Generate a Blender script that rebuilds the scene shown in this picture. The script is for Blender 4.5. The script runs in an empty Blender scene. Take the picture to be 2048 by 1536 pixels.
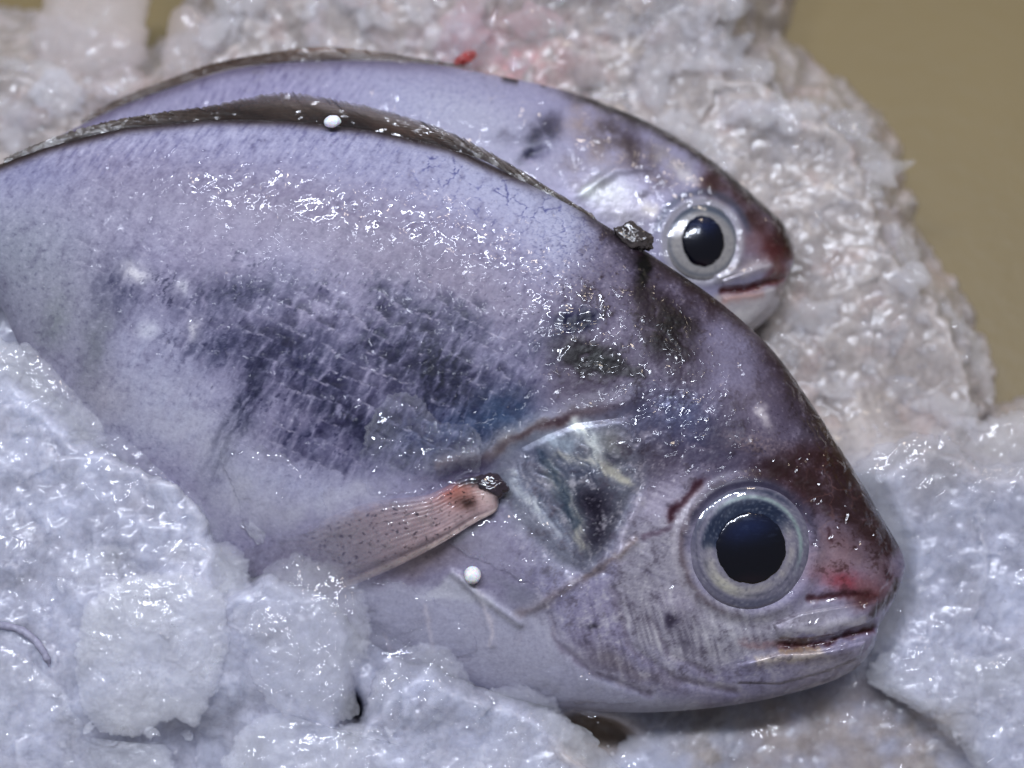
import bpy, math, random
import numpy as np

# ------------------------------------------------------------------ camera, world, lamps
sc = bpy.context.scene
COL = sc.collection
W_M = 0.120                     # width of the scene seen in the plane of focus (metres)
S = W_M / 2048.0                # one design unit in metres
DIST = 0.25                     # camera to plane of focus
DU = DIST / S
TILT = math.radians(20)         # the camera looks down, 20 degrees off the plumb line
HGT = 0.028                     # height of the design origin above the tray
ct, st = math.cos(TILT), math.sin(TILT)

def to_world(v):
    """design units (x right, y up, z towards the camera, centred) -> metres in the world"""
    v = np.asarray(v, dtype=np.float64) * S
    o = np.empty_like(v)
    o[:, 0] = v[:, 0]
    o[:, 1] = v[:, 1] * ct - v[:, 2] * st
    o[:, 2] = v[:, 1] * st + v[:, 2] * ct + HGT
    return o

def floor_z(py):
    return (-HGT / S - st * (768 - py)) / ct

cam_d = bpy.data.cameras.new('camera')
cam = bpy.data.objects.new('camera', cam_d)
COL.objects.link(cam)
cam.location = to_world(np.array([[0, 0, DU]]))[0]
cam.rotation_euler = (TILT, 0, 0)
cam_d.sensor_width = 36
cam_d.lens = 36 * DIST / W_M
cam_d.clip_start = 0.01
cam_d.clip_end = 50
cam_d.dof.use_dof = True
cam_d.dof.focus_distance = DIST - 110 * S
cam_d.dof.aperture_fstop = 12
sc.camera = cam

world = bpy.data.worlds.new('World')
sc.world = world
world.use_nodes = True
bg = world.node_tree.nodes['Background']
bg.inputs[0].default_value = (0.86, 0.88, 1.0, 1)
bg.inputs[1].default_value = 0.17

def lamp(name, pos, target, size, power, color, sy=None):
    d = bpy.data.lights.new(name, 'AREA')
    d.shape = 'RECTANGLE' if sy else 'DISK'
    d.size = size
    if sy: d.size_y = sy
    d.energy = power
    d.color = color
    o = bpy.data.objects.new(name, d)
    COL.objects.link(o)
    o.location = pos
    import mathutils
    o.rotation_euler = (mathutils.Vector(target) - mathutils.Vector(pos)).to_track_quat('-Z', 'Y').to_euler()
    o['kind'] = 'helper'
    return o

COOL = (0.80, 0.86, 1.0)
for k in range(6):              # a row of cool white lamps above the display
    lamp('display_lamp', (-0.27 + 0.085 * k, 0.05 + 0.01 * k, 0.60), (-0.01, 0, 0.03), 0.05, 0.86, COOL)
lamp('hall_lamp', (0.30, 0.55, 0.75), (0.0, 0.03, 0.0), 0.12, 1.3, (1.0, 0.84, 0.66))

sc.view_settings.view_transform = 'Standard'
sc.view_settings.look = 'None'
sc.view_settings.exposure = -0.16
sc.view_settings.gamma = 1.0
sc.render.engine = 'CYCLES'
cy = sc.cycles
try:
    cy.use_denoising = True
    cy.denoiser = 'OPENIMAGEDENOISE'
    cy.denoising_input_passes = 'RGB_ALBEDO_NORMAL'
    cy.denoising_prefilter = 'ACCURATE'
except Exception as e:
    print('denoise', e)
cy.max_bounces = 12
cy.volume_bounces = 8
cy.diffuse_bounces = 3
cy.glossy_bounces = 4
cy.transmission_bounces = 8
cy.transparent_max_bounces = 16
cy.caustics_reflective = False
cy.caustics_refractive = False
cy.sample_clamp_indirect = 4.0
cy.use_adaptive_sampling = True
cy.adaptive_threshold = 0.03

# ------------------------------------------------------------------ noise
def _hash(ix, iy, iz, seed):
    h = (ix.astype(np.int64) * 374761393 + iy.astype(np.int64) * 668265263 + iz * 2147483647 + seed * 1274126177) & 0xffffffff
    h = ((h ^ (h >> 13)) * 1274126177) & 0xffffffff
    h = ((h ^ (h >> 16)) * 2246822519) & 0xffffffff
    return (h ^ (h >> 15)) & 0xffffffff

def noise2(x, y, seed=0):
    x0 = np.floor(x); y0 = np.floor(y)
    fx = x - x0; fy = y - y0
    ix = x0.astype(np.int64); iy = y0.astype(np.int64)
    u = fx * fx * fx * (fx * (fx * 6 - 15) + 10); v = fy * fy * fy * (fy * (fy * 6 - 15) + 10)
    def g(a, b, dx, dy):
        t = _hash(ix + a, iy + b, 0, seed) * (2 * math.pi / 4294967296.0)
        return np.cos(t) * dx + np.sin(t) * dy
    n00 = g(0, 0, fx, fy); n10 = g(1, 0, fx - 1, fy); n01 = g(0, 1, fx, fy - 1); n11 = g(1, 1, fx - 1, fy - 1)
    return ((n00 * (1 - u) + n10 * u) * (1 - v) + (n01 * (1 - u) + n11 * u) * v) * 1.45

def fbm(x, y, seed=0, octv=4, gain=0.5):
    s = 0; a = 1.0; t = 0
    for o in range(octv):
        s = s + a * noise2(x, y, seed + o * 17); t += a
        x = x * 2.03 + 11.3; y = y * 2.03 - 7.1; a *= gain
    return s / t * 1.3

def noise3(x, y, z, seed=0):
    return (noise2(x + 0.37 * z, y - 0.61 * z, seed) + noise2(y + 3.1 + 0.23 * x, z * 1.02 - 0.3 * x, seed + 5) + noise2(z + 9.7 + 0.29 * y, x - 0.41 * y, seed + 9)) / 1.9

def voro(x, y, seed=0, jit=0.9):
    ix = np.floor(x).astype(np.int64); iy = np.floor(y).astype(np.int64)
    f1 = np.full(x.shape, 9.0); f2 = np.full(x.shape, 9.0); cid = np.zeros(x.shape)
    for a in (-1, 0, 1):
        for b in (-1, 0, 1):
            h = _hash(ix + a, iy + b, 0, seed)
            px_ = ix + a + 0.5 + jit * ((h & 0xffff) / 65535.0 - 0.5)
            py_ = iy + b + 0.5 + jit * (((h >> 16) & 0xffff) / 65535.0 - 0.5)
            d = np.hypot(px_ - x, py_ - y)
            m = d < f1
            f2 = np.where(m, f1, np.minimum(f2, d))
            cid = np.where(m, (h % 9973) / 9973.0, cid)
            f1 = np.where(m, d, f1)
    return f1, f2, cid

def facets(x, y, seed=0, jit=0.95):
    """tilted flat facets, one per cell, like broken ice"""
    ix = np.floor(x).astype(np.int64); iy = np.floor(y).astype(np.int64)
    f1 = np.full(x.shape, 9.0); out = np.zeros(x.shape)
    for a in (-1, 0, 1):
        for b in (-1, 0, 1):
            h = _hash(ix + a, iy + b, 0, seed); h2 = _hash(ix + a, iy + b, 0, seed + 91)
            dx = x - (ix + a + 0.5 + jit * ((h & 0xffff) / 65535.0 - 0.5))
            dy = y - (iy + b + 0.5 + jit * (((h >> 16) & 0xffff) / 65535.0 - 0.5))
            d = np.hypot(dx, dy)
            val = ((h2 & 0xffff) / 65535.0 - 0.5) * 2 * dx + (((h2 >> 16) & 0xffff) / 65535.0 - 0.5) * 2 * dy + 0.5 * ((h % 997) / 997.0 - 0.5)
            m = d < f1
            out = np.where(m, val, out); f1 = np.where(m, d, f1)
    return out

def sstep(a, b, x):
    t = np.clip((x - a) / (b - a), 0, 1)
    return t * t * (3 - 2 * t)

def seg_dist(x, y, pts):
    d = np.full(x.shape, 1e9)
    for (x0, y0), (x1, y1) in zip(pts[:-1], pts[1:]):
        dx, dy = x1 - x0, y1 - y0
        t = np.clip(((x - x0) * dx + (y - y0) * dy) / max(dx * dx + dy * dy, 1e-9), 0, 1)
        d = np.minimum(d, np.hypot(x - x0 - t * dx, y - y0 - t * dy))
    return d

def poly_sd(x, y, pts):
    """signed distance, negative inside"""
    d = seg_dist(x, y, list(pts) + [pts[0]])
    ins = np.zeros(x.shape, bool)
    n = len(pts)
    for i in range(n):
        x0, y0 = pts[i]; x1, y1 = pts[(i + 1) % n]
        if y0 == y1: continue
        c = ((y0 > y) != (y1 > y)) & (x < (x1 - x0) * (y - y0) / (y1 - y0) + x0)
        ins ^= c
    return np.where(ins, -d, d)

def spline(pts, n=None, t=None, closed=False):
    """Catmull-Rom through the points; t in index units"""
    p = np.asarray(pts, float)
    m = len(p)
    if t is None:
        t = np.linspace(0, m if closed else m - 1, n, endpoint=not closed)
    i = np.floor(t).astype(int)
    if not closed:
        i = np.clip(i, 0, m - 2)
    f = (t - i)[:, None]
    if closed:
        g = lambda k: p[(i + k) % m]
    else:
        ext = np.vstack([2 * p[0] - p[1], p, 2 * p[-1] - p[-2]])
        g = lambda k: ext[i + k + 1]
    a, b, c, d = g(-1), g(0), g(1), g(2)
    return 0.5 * (2 * b + (c - a) * f + (2 * a - 5 * b + 4 * c - d) * f * f + (3 * b - a - 3 * c + d) * f ** 3)

def lin(c):
    c = np.asarray(c, float)
    return np.where(c <= 0.04045, c / 12.92, ((np.maximum(c, 0) + 0.055) / 1.055) ** 2.4)

# ------------------------------------------------------------------ mesh helpers
def build_mesh(name, wv, faces, mat, origin, col=None, mt=None, smooth=True, tris=False):
    """wv world coordinates; origin world position of the object that carries the mesh"""
    me = bpy.data.meshes.new(name)
    wv = np.asarray(wv, float) - np.asarray(origin, float)
    faces = np.asarray(faces, dtype=np.int32)
    k = faces.shape[1]
    # face the surface outwards (closed) or up out of the heap (sheets)
    a_, b_, c_ = wv[faces[:, 0]], wv[faces[:, 1]], wv[faces[:, 2]]
    d_ = wv[faces[:, -1]]
    nrm_ = np.cross(c_ - a_, d_ - b_) if k == 4 else np.cross(b_ - a_, c_ - a_)
    tot = nrm_.sum(0) @ np.array([0, -st, ct]); ar = np.linalg.norm(nrm_, axis=1).sum()
    vol = (nrm_ * (wv[faces].mean(1) - wv.mean(0))).sum()
    if (tot if abs(tot) > 0.15 * ar else vol) < 0:
        faces = np.ascontiguousarray(faces[:, ::-1])
    me.vertices.add(len(wv)); me.vertices.foreach_set('co', wv.astype(np.float32).ravel())
    me.loops.add(faces.size); me.loops.foreach_set('vertex_index', faces.ravel())
    me.polygons.add(len(faces))
    me.polygons.foreach_set('loop_start', np.arange(0, faces.size, k, dtype=np.int32))
    me.polygons.foreach_set('use_smooth', np.full(len(faces), smooth, dtype=bool))
    me.update(calc_edges=True)
    for nm, arr in (('Col', col), ('Mat', mt)):
        if arr is not None:
            a = me.color_attributes.new(nm, 'FLOAT_COLOR', 'POINT')
            full = np.ones((len(wv), 4), np.float32); full[:, :arr.shape[1]] = arr
            a.data.foreach_set('color', full.ravel())
    me.materials.append(mat)
    return me

def put(name, me, loc=(0, 0, 0), parent=None):
    o = bpy.data.objects.new(name, me)
    COL.objects.link(o)
    o.location = loc
    if parent is not None: o.parent = parent
    return o

def tag(o, label=None, cat=None, group=None, kind=None):
    if label: o['label'] = label
    if cat: o['category'] = cat
    if group: o['group'] = group
    if kind: o['kind'] = kind
    return o

def empty(name, loc):
    o = bpy.data.objects.new(name, None)
    COL.objects.link(o)
    o.location = loc
    o.empty_display_size = 0.005
    return o

def grid_faces(nu, nv, base=0, flip=False, wrap_u=False):
    iu = np.arange(nu if wrap_u else nu - 1); iv = np.arange(nv - 1)
    a = (iu[:, None] * nv + iv[None, :]).ravel() + base
    b = (((iu + 1) % nu)[:, None] * nv + iv[None, :]).ravel() + base
    f = np.stack([a, b, b + 1, a + 1], 1)
    return f[:, ::-1] if flip else f

def design(px, py, z, zref):
    """photo-plane position at reference depth zref -> centred design coordinates"""
    k = (DU - zref) / DU
    return np.stack([(px - 1024) * k, (768 - py) * k, z + 0 * px], -1)

def apparent(X, Y, Z):
    k = DU / (DU - Z)
    return 1024 + X * k, 768 - Y * k

# ------------------------------------------------------------------ materials
def new_mat(name):
    m = bpy.data.materials.new(name); m.use_nodes = True
    nt = m.node_tree
    return m, nt, nt.nodes['Principled BSDF']

def node(nt, kind, **kw):
    n = nt.nodes.new(kind)
    for k, v in kw.items():
        if k.startswith('i_'):
            n.inputs[int(k[2:])].default_value = v
        else:
            setattr(n, k, v)
    return n

def noise_node(nt, scale, detail=3, rough=0.55, dist=0.0, coord=None):
    n = nt.nodes.new('ShaderNodeTexNoise')
    n.inputs['Scale'].default_value = scale; n.inputs['Detail'].default_value = detail
    n.inputs['Roughness'].default_value = rough; n.inputs['Distortion'].default_value = dist
    if coord: nt.links.new(coord, n.inputs['Vector'])
    return n

def ramp(nt, fac, stops):
    r = nt.nodes.new('ShaderNodeValToRGB')
    els = r.color_ramp.elements
    while len(els) < len(stops): els.new(0.5)
    for e, (p, c) in zip(els, stops):
        e.position = p; e.color = (*c, 1) if len(c) == 3 else c
    nt.links.new(fac, r.inputs[0])
    return r

def skin_material(name, bump=0.5, sss=0.12, coat=1.0):
    m, nt, b = new_mat(name)
    L = nt.links.new
    ca = node(nt, 'ShaderNodeAttribute', attribute_name='Col')
    ma = node(nt, 'ShaderNodeAttribute', attribute_name='Mat')
    sp = nt.nodes.new('ShaderNodeSeparateColor')
    L(ma.outputs['Color'], sp.inputs[0])
    tc = nt.nodes.new('ShaderNodeTexCoord')
    n1 = noise_node(nt, 2600, 3, 0.6, 0.0, tc.outputs['Object'])
    mixc = node(nt, 'ShaderNodeMixRGB', blend_type='MULTIPLY'); mixc.inputs[0].default_value = 1.0
    r = ramp(nt, n1.outputs['Fac'], [(0.25, (0.86, 0.86, 0.88)), (0.75, (1.12, 1.12, 1.10))])
    L(ca.outputs['Color'], mixc.inputs[1]); L(r.outputs[0], mixc.inputs[2])
    L(mixc.outputs[0], b.inputs['Base Color'])
    L(sp.outputs[0], b.inputs['Roughness']); L(sp.outputs[1], b.inputs['Metallic'])
    cw = node(nt, 'ShaderNodeMath', operation='MULTIPLY'); cw.inputs[1].default_value = coat
    L(sp.outputs[2], cw.inputs[0]); L(cw.outputs[0], b.inputs['Coat Weight'])
    b.inputs['Coat Roughness'].default_value = 0.035
    b.inputs['Specular IOR Level'].default_value = 0.22
    b.inputs['Coat IOR'].default_value = 1.45
    b.inputs['Subsurface Weight'].default_value = sss
    b.inputs['Subsurface Radius'].default_value = (1.0, 0.7, 0.6)
    b.inputs['Subsurface Scale'].default_value = 0.0012
    n2 = noise_node(nt, 1500, 4, 0.6, 0.3, tc.outputs['Object'])
    bp = nt.nodes.new('ShaderNodeBump'); bp.inputs['Strength'].default_value = bump; bp.inputs['Distance'].default_value = 0.00010
    L(n2.outputs['Fac'], bp.inputs['Height'])
    L(bp.outputs[0], b.inputs['Normal'])
    n3 = noise_node(nt, 430, 1.2, 0.5, 0.9, tc.outputs['Object'])
    bp2 = nt.nodes.new('ShaderNodeBump'); bp2.inputs['Strength'].default_value = min(1, bump * 2.2); bp2.inputs['Distance'].default_value = 0.0011
    L(n3.outputs['Fac'], bp2.inputs['Height']); L(bp2.outputs[0], b.inputs['Coat Normal'])
    return m

def ice_material(name, c_cloud, c_clear, clear=0.25, attr=False, rough=0.25, sss_scale=0.006, bump=0.6, cloud_scale=130, grain=520, coat=0.8):
    """wet ice: scattering body, clearer veins that let what lies below show through, wet gloss"""
    m, nt, b = new_mat(name)
    L = nt.links.new
    out = nt.nodes['Material Output']
    tc = nt.nodes.new('ShaderNodeTexCoord')
    oi = nt.nodes.new('ShaderNodeObjectInfo')
    add = node(nt, 'ShaderNodeVectorMath', operation='ADD')
    cmb = nt.nodes.new('ShaderNodeCombineXYZ')
    L(oi.outputs['Random'], cmb.inputs[0]); L(oi.outputs['Random'], cmb.inputs[1])
    L(tc.outputs['Object'], add.inputs[0]); L(cmb.outputs[0], add.inputs[1])
    co = add.outputs[0]
    n1 = noise_node(nt, cloud_scale, 6, 0.66, 0.6, co)
    r = ramp(nt, n1.outputs['Fac'], [(0.32, c_clear), (0.64, c_cloud)])
    n4 = noise_node(nt, cloud_scale * 9, 3, 0.6, 0.6, co)
    r4 = ramp(nt, n4.outputs['Fac'], [(0.28, (0.82, 0.82, 0.85)), (0.50, (0.97, 0.97, 0.98)), (0.75, (1.08, 1.08, 1.08))])
    mm = node(nt, 'ShaderNodeMixRGB', blend_type='MULTIPLY'); mm.inputs[0].default_value = 1
    L(r.outputs[0], mm.inputs[1]); L(r4.outputs[0], mm.inputs[2])
    if attr:
        at = node(nt, 'ShaderNodeAttribute', attribute_name='Col')
        mt_ = node(nt, 'ShaderNodeMixRGB', blend_type='MULTIPLY'); mt_.inputs[0].default_value = 1
        L(mm.outputs[0], mt_.inputs[1]); L(at.outputs['Color'], mt_.inputs[2]); L(mt_.outputs[0], b.inputs['Base Color'])
    else:
        L(mm.outputs[0], b.inputs['Base Color'])
    b.inputs['IOR'].default_value = 1.31
    b.inputs['Subsurface Weight'].default_value = 1.0
    b.inputs['Subsurface Radius'].default_value = (0.85, 0.95, 1.0)
    b.inputs['Subsurface Scale'].default_value = sss_scale
    b.inputs['Roughness'].default_value = rough
    b.inputs['Coat Weight'].default_value = coat
    b.inputs['Coat Roughness'].default_value = 0.06
    n2 = noise_node(nt, grain, 3, 0.55, 0.5, co)
    v2 = nt.nodes.new('ShaderNodeTexVoronoi'); v2.inputs['Scale'].default_value = grain * 0.9
    v2.feature = 'SMOOTH_F1'
    L(co, v2.inputs['Vector'])
    ms = node(nt, 'ShaderNodeMath', operation='MULTIPLY_ADD'); ms.inputs[1].default_value = -0.6
    L(v2.outputs['Distance'], ms.inputs[0]); L(n2.outputs['Fac'], ms.inputs[2])
    bp = nt.nodes.new('ShaderNodeBump'); bp.inputs['Strength'].default_value = bump; bp.inputs['Distance'].default_value = 0.0005
    L(ms.outputs[0], bp.inputs['Height'])
    bp0 = nt.nodes.new('ShaderNodeBump'); bp0.inputs['Strength'].default_value = bump * 0.25; bp0.inputs['Distance'].default_value = 0.0005
    L(ms.outputs[0], bp0.inputs['Height'])
    L(bp0.outputs[0], b.inputs['Normal']); L(bp.outputs[0], b.inputs['Coat Normal'])
    tr = nt.nodes.new('ShaderNodeBsdfTransparent'); tr.inputs[0].default_value = (0.96, 0.97, 1, 1)
    mx = nt.nodes.new('ShaderNodeMixShader')
    r2 = ramp(nt, n1.outputs['Fac'], [(0.34, (min(0.98, clear * 2.6),) * 3), (0.66, (clear * 0.8,) * 3)])
    L(r2.outputs[0], b.inputs['Transmission Weight'])
    mx.inputs[0].default_value = 0.0
    L(b.outputs[0], mx.inputs[1]); L(tr.outputs[0], mx.inputs[2])
    L(mx.outputs[0], out.inputs['Surface'])
    return m

def clear_ice_material(name, tint, density=350, frost=0.25, grain=420, bump=0.8, gloss=0.05):
    """ice one can look into: clear skin with a wet gloss, patches of frost, milky body scattering the light inside"""
    m, nt, b = new_mat(name)
    L = nt.links.new
    out = nt.nodes['Material Output']
    tc = nt.nodes.new('ShaderNodeTexCoord')
    co = tc.outputs['Object']
    n2 = noise_node(nt, grain, 3, 0.5, 0.6, co)
    v2 = nt.nodes.new('ShaderNodeTexVoronoi'); v2.inputs['Scale'].default_value = grain * 1.3; v2.feature = 'SMOOTH_F1'
    L(co, v2.inputs['Vector'])
    ms = node(nt, 'ShaderNodeMath', operation='MULTIPLY_ADD'); ms.inputs[1].default_value = -0.6
    L(v2.outputs['Distance'], ms.inputs[0]); L(n2.outputs['Fac'], ms.inputs[2])
    bp = nt.nodes.new('ShaderNodeBump'); bp.inputs['Strength'].default_value = bump; bp.inputs['Distance'].default_value = 0.0008
    L(ms.outputs[0], bp.inputs['Height'])
    # frost
    b.inputs['Base Color'].default_value = (*[min(1, c * 0.93) for c in tint], 1)
    b.inputs['Roughness'].default_value = 0.4
    L(bp.outputs[0], b.inputs['Normal'])
    tr = nt.nodes.new('ShaderNodeBsdfTransparent'); tr.inputs[0].default_value = (0.985, 0.985, 1, 1)
    n1 = noise_node(nt, 230, 6, 0.7, 0.8, co)
    n5 = noise_node(nt, 1500, 2, 0.6, 0.5, co)
    mm = node(nt, 'ShaderNodeMath', operation='MULTIPLY_ADD'); mm.inputs[1].default_value = 0.35
    L(n5.outputs['Fac'], mm.inputs[0]); L(n1.outputs['Fac'], mm.inputs[2])
    r2 = ramp(nt, mm.outputs[0], [(0.50, (frost * 0.15,) * 3), (0.86, (min(1, frost * 2.4),) * 3)])
    mx = nt.nodes.new('ShaderNodeMixShader')
    L(r2.outputs[0], mx.inputs[0]); L(tr.outputs[0], mx.inputs[1]); L(b.outputs[0], mx.inputs[2])
    gl = nt.nodes.new('ShaderNodeBsdfGlossy'); gl.inputs['Roughness'].default_value = gloss
    L(bp.outputs[0], gl.inputs['Normal'])
    fr = nt.nodes.new('ShaderNodeMath'); fr.operation = 'MULTIPLY_ADD'; fr.inputs[1].default_value = 0.55; fr.inputs[2].default_value = 0.035
    lw = nt.nodes.new('ShaderNodeLayerWeight'); lw.inputs['Blend'].default_value = 0.5
    pw = nt.nodes.new('ShaderNodeMath'); pw.operation = 'POWER'; pw.inputs[1].default_value = 4.0
    L(bp.outputs[0], lw.inputs['Normal']); L(lw.outputs['Facing'], pw.inputs[0]); L(pw.outputs[0], fr.inputs[0])
    mx2 = nt.nodes.new('ShaderNodeMixShader')
    ng = noise_node(nt, 150, 4, 0.6, 0.5, co)
    rg = ramp(nt, ng.outputs['Fac'], [(0.40, (0.25,) * 3), (0.60, (1.5,) * 3)])
    mg = node(nt, 'ShaderNodeMath', operation='MULTIPLY')
    L(fr.outputs[0], mg.inputs[0]); L(rg.outputs[0], mg.inputs[1])
    L(mg.outputs[0], mx2.inputs[0]); L(mx.outputs[0], mx2.inputs[1]); L(gl.outputs[0], mx2.inputs[2])
    L(mx2.outputs[0], out.inputs['Surface'])
    vs = nt.nodes.new('ShaderNodeVolumeScatter')
    vs.inputs['Color'].default_value = (*tint, 1); vs.inputs['Density'].default_value = density; vs.inputs['Anisotropy'].default_value = 0.2
    if density: L(vs.outputs[0], out.inputs['Volume'])
    return m

M_ICE = clear_ice_material('cool_ice', (0.955, 0.958, 0.995), 300, 0.10, grain=520, bump=0.6)
M_WHITE = clear_ice_material('white_ice', (0.968, 0.97, 1.0), 400, 0.12, grain=520, bump=0.6)
M_GREY = clear_ice_material('grey_ice', (0.925, 0.93, 0.985), 170, 0.06, grain=460, bump=0.6)
M_ICE2 = clear_ice_material('grainy_ice', (0.965, 0.925, 0.895), 240, 0.07, grain=480, bump=0.5)
M_PINK = clear_ice_material('pink_tinged_ice', (0.945, 0.78, 0.72), 280, 0.05)
M_BLOODY = clear_ice_material('bloody_ice', (0.95, 0.58, 0.58), 260, 0.05)
M_CLEAR = clear_ice_material('clear_ice', (0.97, 0.97, 1.0), 110, 0.06, grain=420, bump=1.0, gloss=0.03)
M_BASE = ice_material('packed_ice', (0.88, 0.88, 0.88), (0.52, 0.51, 0.51), 0.0, True, bump=0.35, coat=0.3)

M_FILM = clear_ice_material('melt_ice_film', (0.86, 0.86, 0.95), 0, 0.045, grain=260, bump=0.8, gloss=0.03)

M_SKIN = skin_material('wet_fish_skin', 0.35, 0.0, 1.0)
M_FIN = skin_material('fin_membrane', 0.2, 0.2, 0.9)
_fa = [n_ for n_ in M_FIN.node_tree.nodes if n_.type == 'ATTRIBUTE' and n_.attribute_name == 'Col'][0]
M_FIN.node_tree.links.new(_fa.outputs['Alpha'], M_FIN.node_tree.nodes['Principled BSDF'].inputs['Alpha'])
M_EYE = skin_material('eye_surface', 0.05, 0.0, 1.0)

def tray_material():
    m, nt, b = new_mat('brown_tray')
    L = nt.links.new
    tc = nt.nodes.new('ShaderNodeTexCoord')
    n = noise_node(nt, 9, 4, 0.6, 0.2, tc.outputs['Object'])
    r = ramp(nt, n.outputs['Fac'], [(0.3, (0.136, 0.098, 0.034)), (0.7, (0.178, 0.130, 0.048))])
    L(r.outputs[0], b.inputs['Base Color'])
    b.inputs['Roughness'].default_value = 0.45
    n2 = noise_node(nt, 300, 3, 0.6, 0, tc.outputs['Object'])
    bp = nt.nodes.new('ShaderNodeBump'); bp.inputs['Strength'].default_value = 0.2; bp.inputs['Distance'].default_value = 0.0005
    L(n2.outputs['Fac'], bp.inputs['Height']); L(bp.outputs[0], b.inputs['Normal'])
    return m
M_TRAY = tray_material()

def plain(name, color, rough=0.4, coat=0.0, sss=0.0):
    m, nt, b = new_mat(name)
    tc = nt.nodes.new('ShaderNodeTexCoord')
    n = noise_node(nt, 1500, 3, 0.6, 0, tc.outputs['Object'])
    c = np.array(color)
    r = ramp(nt, n.outputs['Fac'], [(0.3, tuple(c * 0.8)), (0.7, tuple(np.minimum(c * 1.15, 1)))])
    nt.links.new(r.outputs[0], b.inputs['Base Color'])
    b.inputs['Roughness'].default_value = rough
    b.inputs['Coat Weight'].default_value = coat; b.inputs['Coat Roughness'].default_value = 0.08
    b.inputs['Subsurface Weight'].default_value = sss; b.inputs['Subsurface Scale'].default_value = 0.0015
    bp = nt.nodes.new('ShaderNodeBump'); bp.inputs['Strength'].default_value = 0.5; bp.inputs['Distance'].default_value = 0.0001
    nt.links.new(n.outputs['Fac'], bp.inputs['Height']); nt.links.new(bp.outputs[0], b.inputs['Normal'])
    return m
M_FOAM = plain('white_foam', (0.86, 0.86, 0.88), 0.55, 0.0, 0.6)
M_BLOOD = plain('blood', (0.33, 0.035, 0.03), 0.3, 0.5, 0.6)
M_STRAND = plain('grey_strand', (0.27, 0.26, 0.34), 0.55, 0.1)
M_JOINT = plain('dark_fin_joint', (0.030, 0.020, 0.028), 0.14, 1.0)
M_FLAP = plain('dark_skin_flap', (0.045, 0.036, 0.034), 0.18, 0.8)

# ------------------------------------------------------------------ tray
n = 40
gx, gy = np.meshgrid(np.linspace(-1.2, 1.2, n), np.linspace(-1.0, 1.4, n), indexing='ij')
gz = 0.0015 * fbm(gx * 6, gy * 6, 3)
tv = np.stack([gx.ravel(), gy.ravel(), gz.ravel()], 1)
tag(put('ground', build_mesh('ground', tv, grid_faces(n, n), M_TRAY, (0, 0, 0))), 'brown tray surface under the heap of ice', kind='structure')

# ------------------------------------------------------------------ painter
class Paint:
    def __init__(self, x, y, base, seed=0, warp=10, wf=45.0):
        self.x0, self.y0 = x, y
        self.x = x + warp * fbm(x / wf, y / wf, seed + 1, 4, 0.6)
        self.y = y + warp * fbm(x / wf, y / wf, seed + 2, 4, 0.6)
        self.c = np.empty((len(x), 3)); self.c[:] = base
        self.r = np.full(len(x), 0.42); self.m = np.zeros(len(x)); self.w = np.ones(len(x))
    def mix(self, mask, col):
        mk = np.clip(mask, 0, 1)[:, None]
        self.c = self.c * (1 - mk) + np.asarray(col, float) * mk
    def blob(self, cx, cy, rx, ry, ang, col, s=1.0, hard=1.0, tex=None):
        a = math.radians(ang)
        dx, dy = self.x - cx, self.y - cy
        u = (dx * math.cos(a) + dy * math.sin(a)) / rx; v = (-dx * math.sin(a) + dy * math.cos(a)) / ry
        q = u * u + v * v
        mk = s * np.exp(-q ** hard)
        if tex is not None: mk = mk * tex
        self.mix(mk, col)
        return mk
    def line(self, pts, w, col, s=1.0, tex=None, raw=False):
        d = seg_dist(self.x0 if raw else self.x, self.y0 if raw else self.y, pts)
        mk = s * np.exp(-(d / w) ** 2)
        if tex is not None: mk = mk * tex
        self.mix(mk, col)
        return mk
    def poly(self, pts, feather, col, s=1.0, tex=None):
        d = poly_sd(self.x, self.y, pts)
        mk = s * sstep(feather, -feather, d)
        if tex is not None: mk = mk * tex
        self.mix(mk, col)
        return mk
    def out(self, gain=1.0, tint=(1.10, 1.05, 0.88), con=1.0, sat=1.0):
        gain = gain * 0.57
        g_ = self.c.mean(1, keepdims=True)
        self.c = g_ + (self.c - g_) * sat
        self.c = 0.54 + (self.c - 0.54) * con
        return np.clip(lin(np.clip(self.c, 0, 1)) * gain * np.array(tint), 0.002, 0.92), np.stack([self.r, self.m, self.w], 1)

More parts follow.
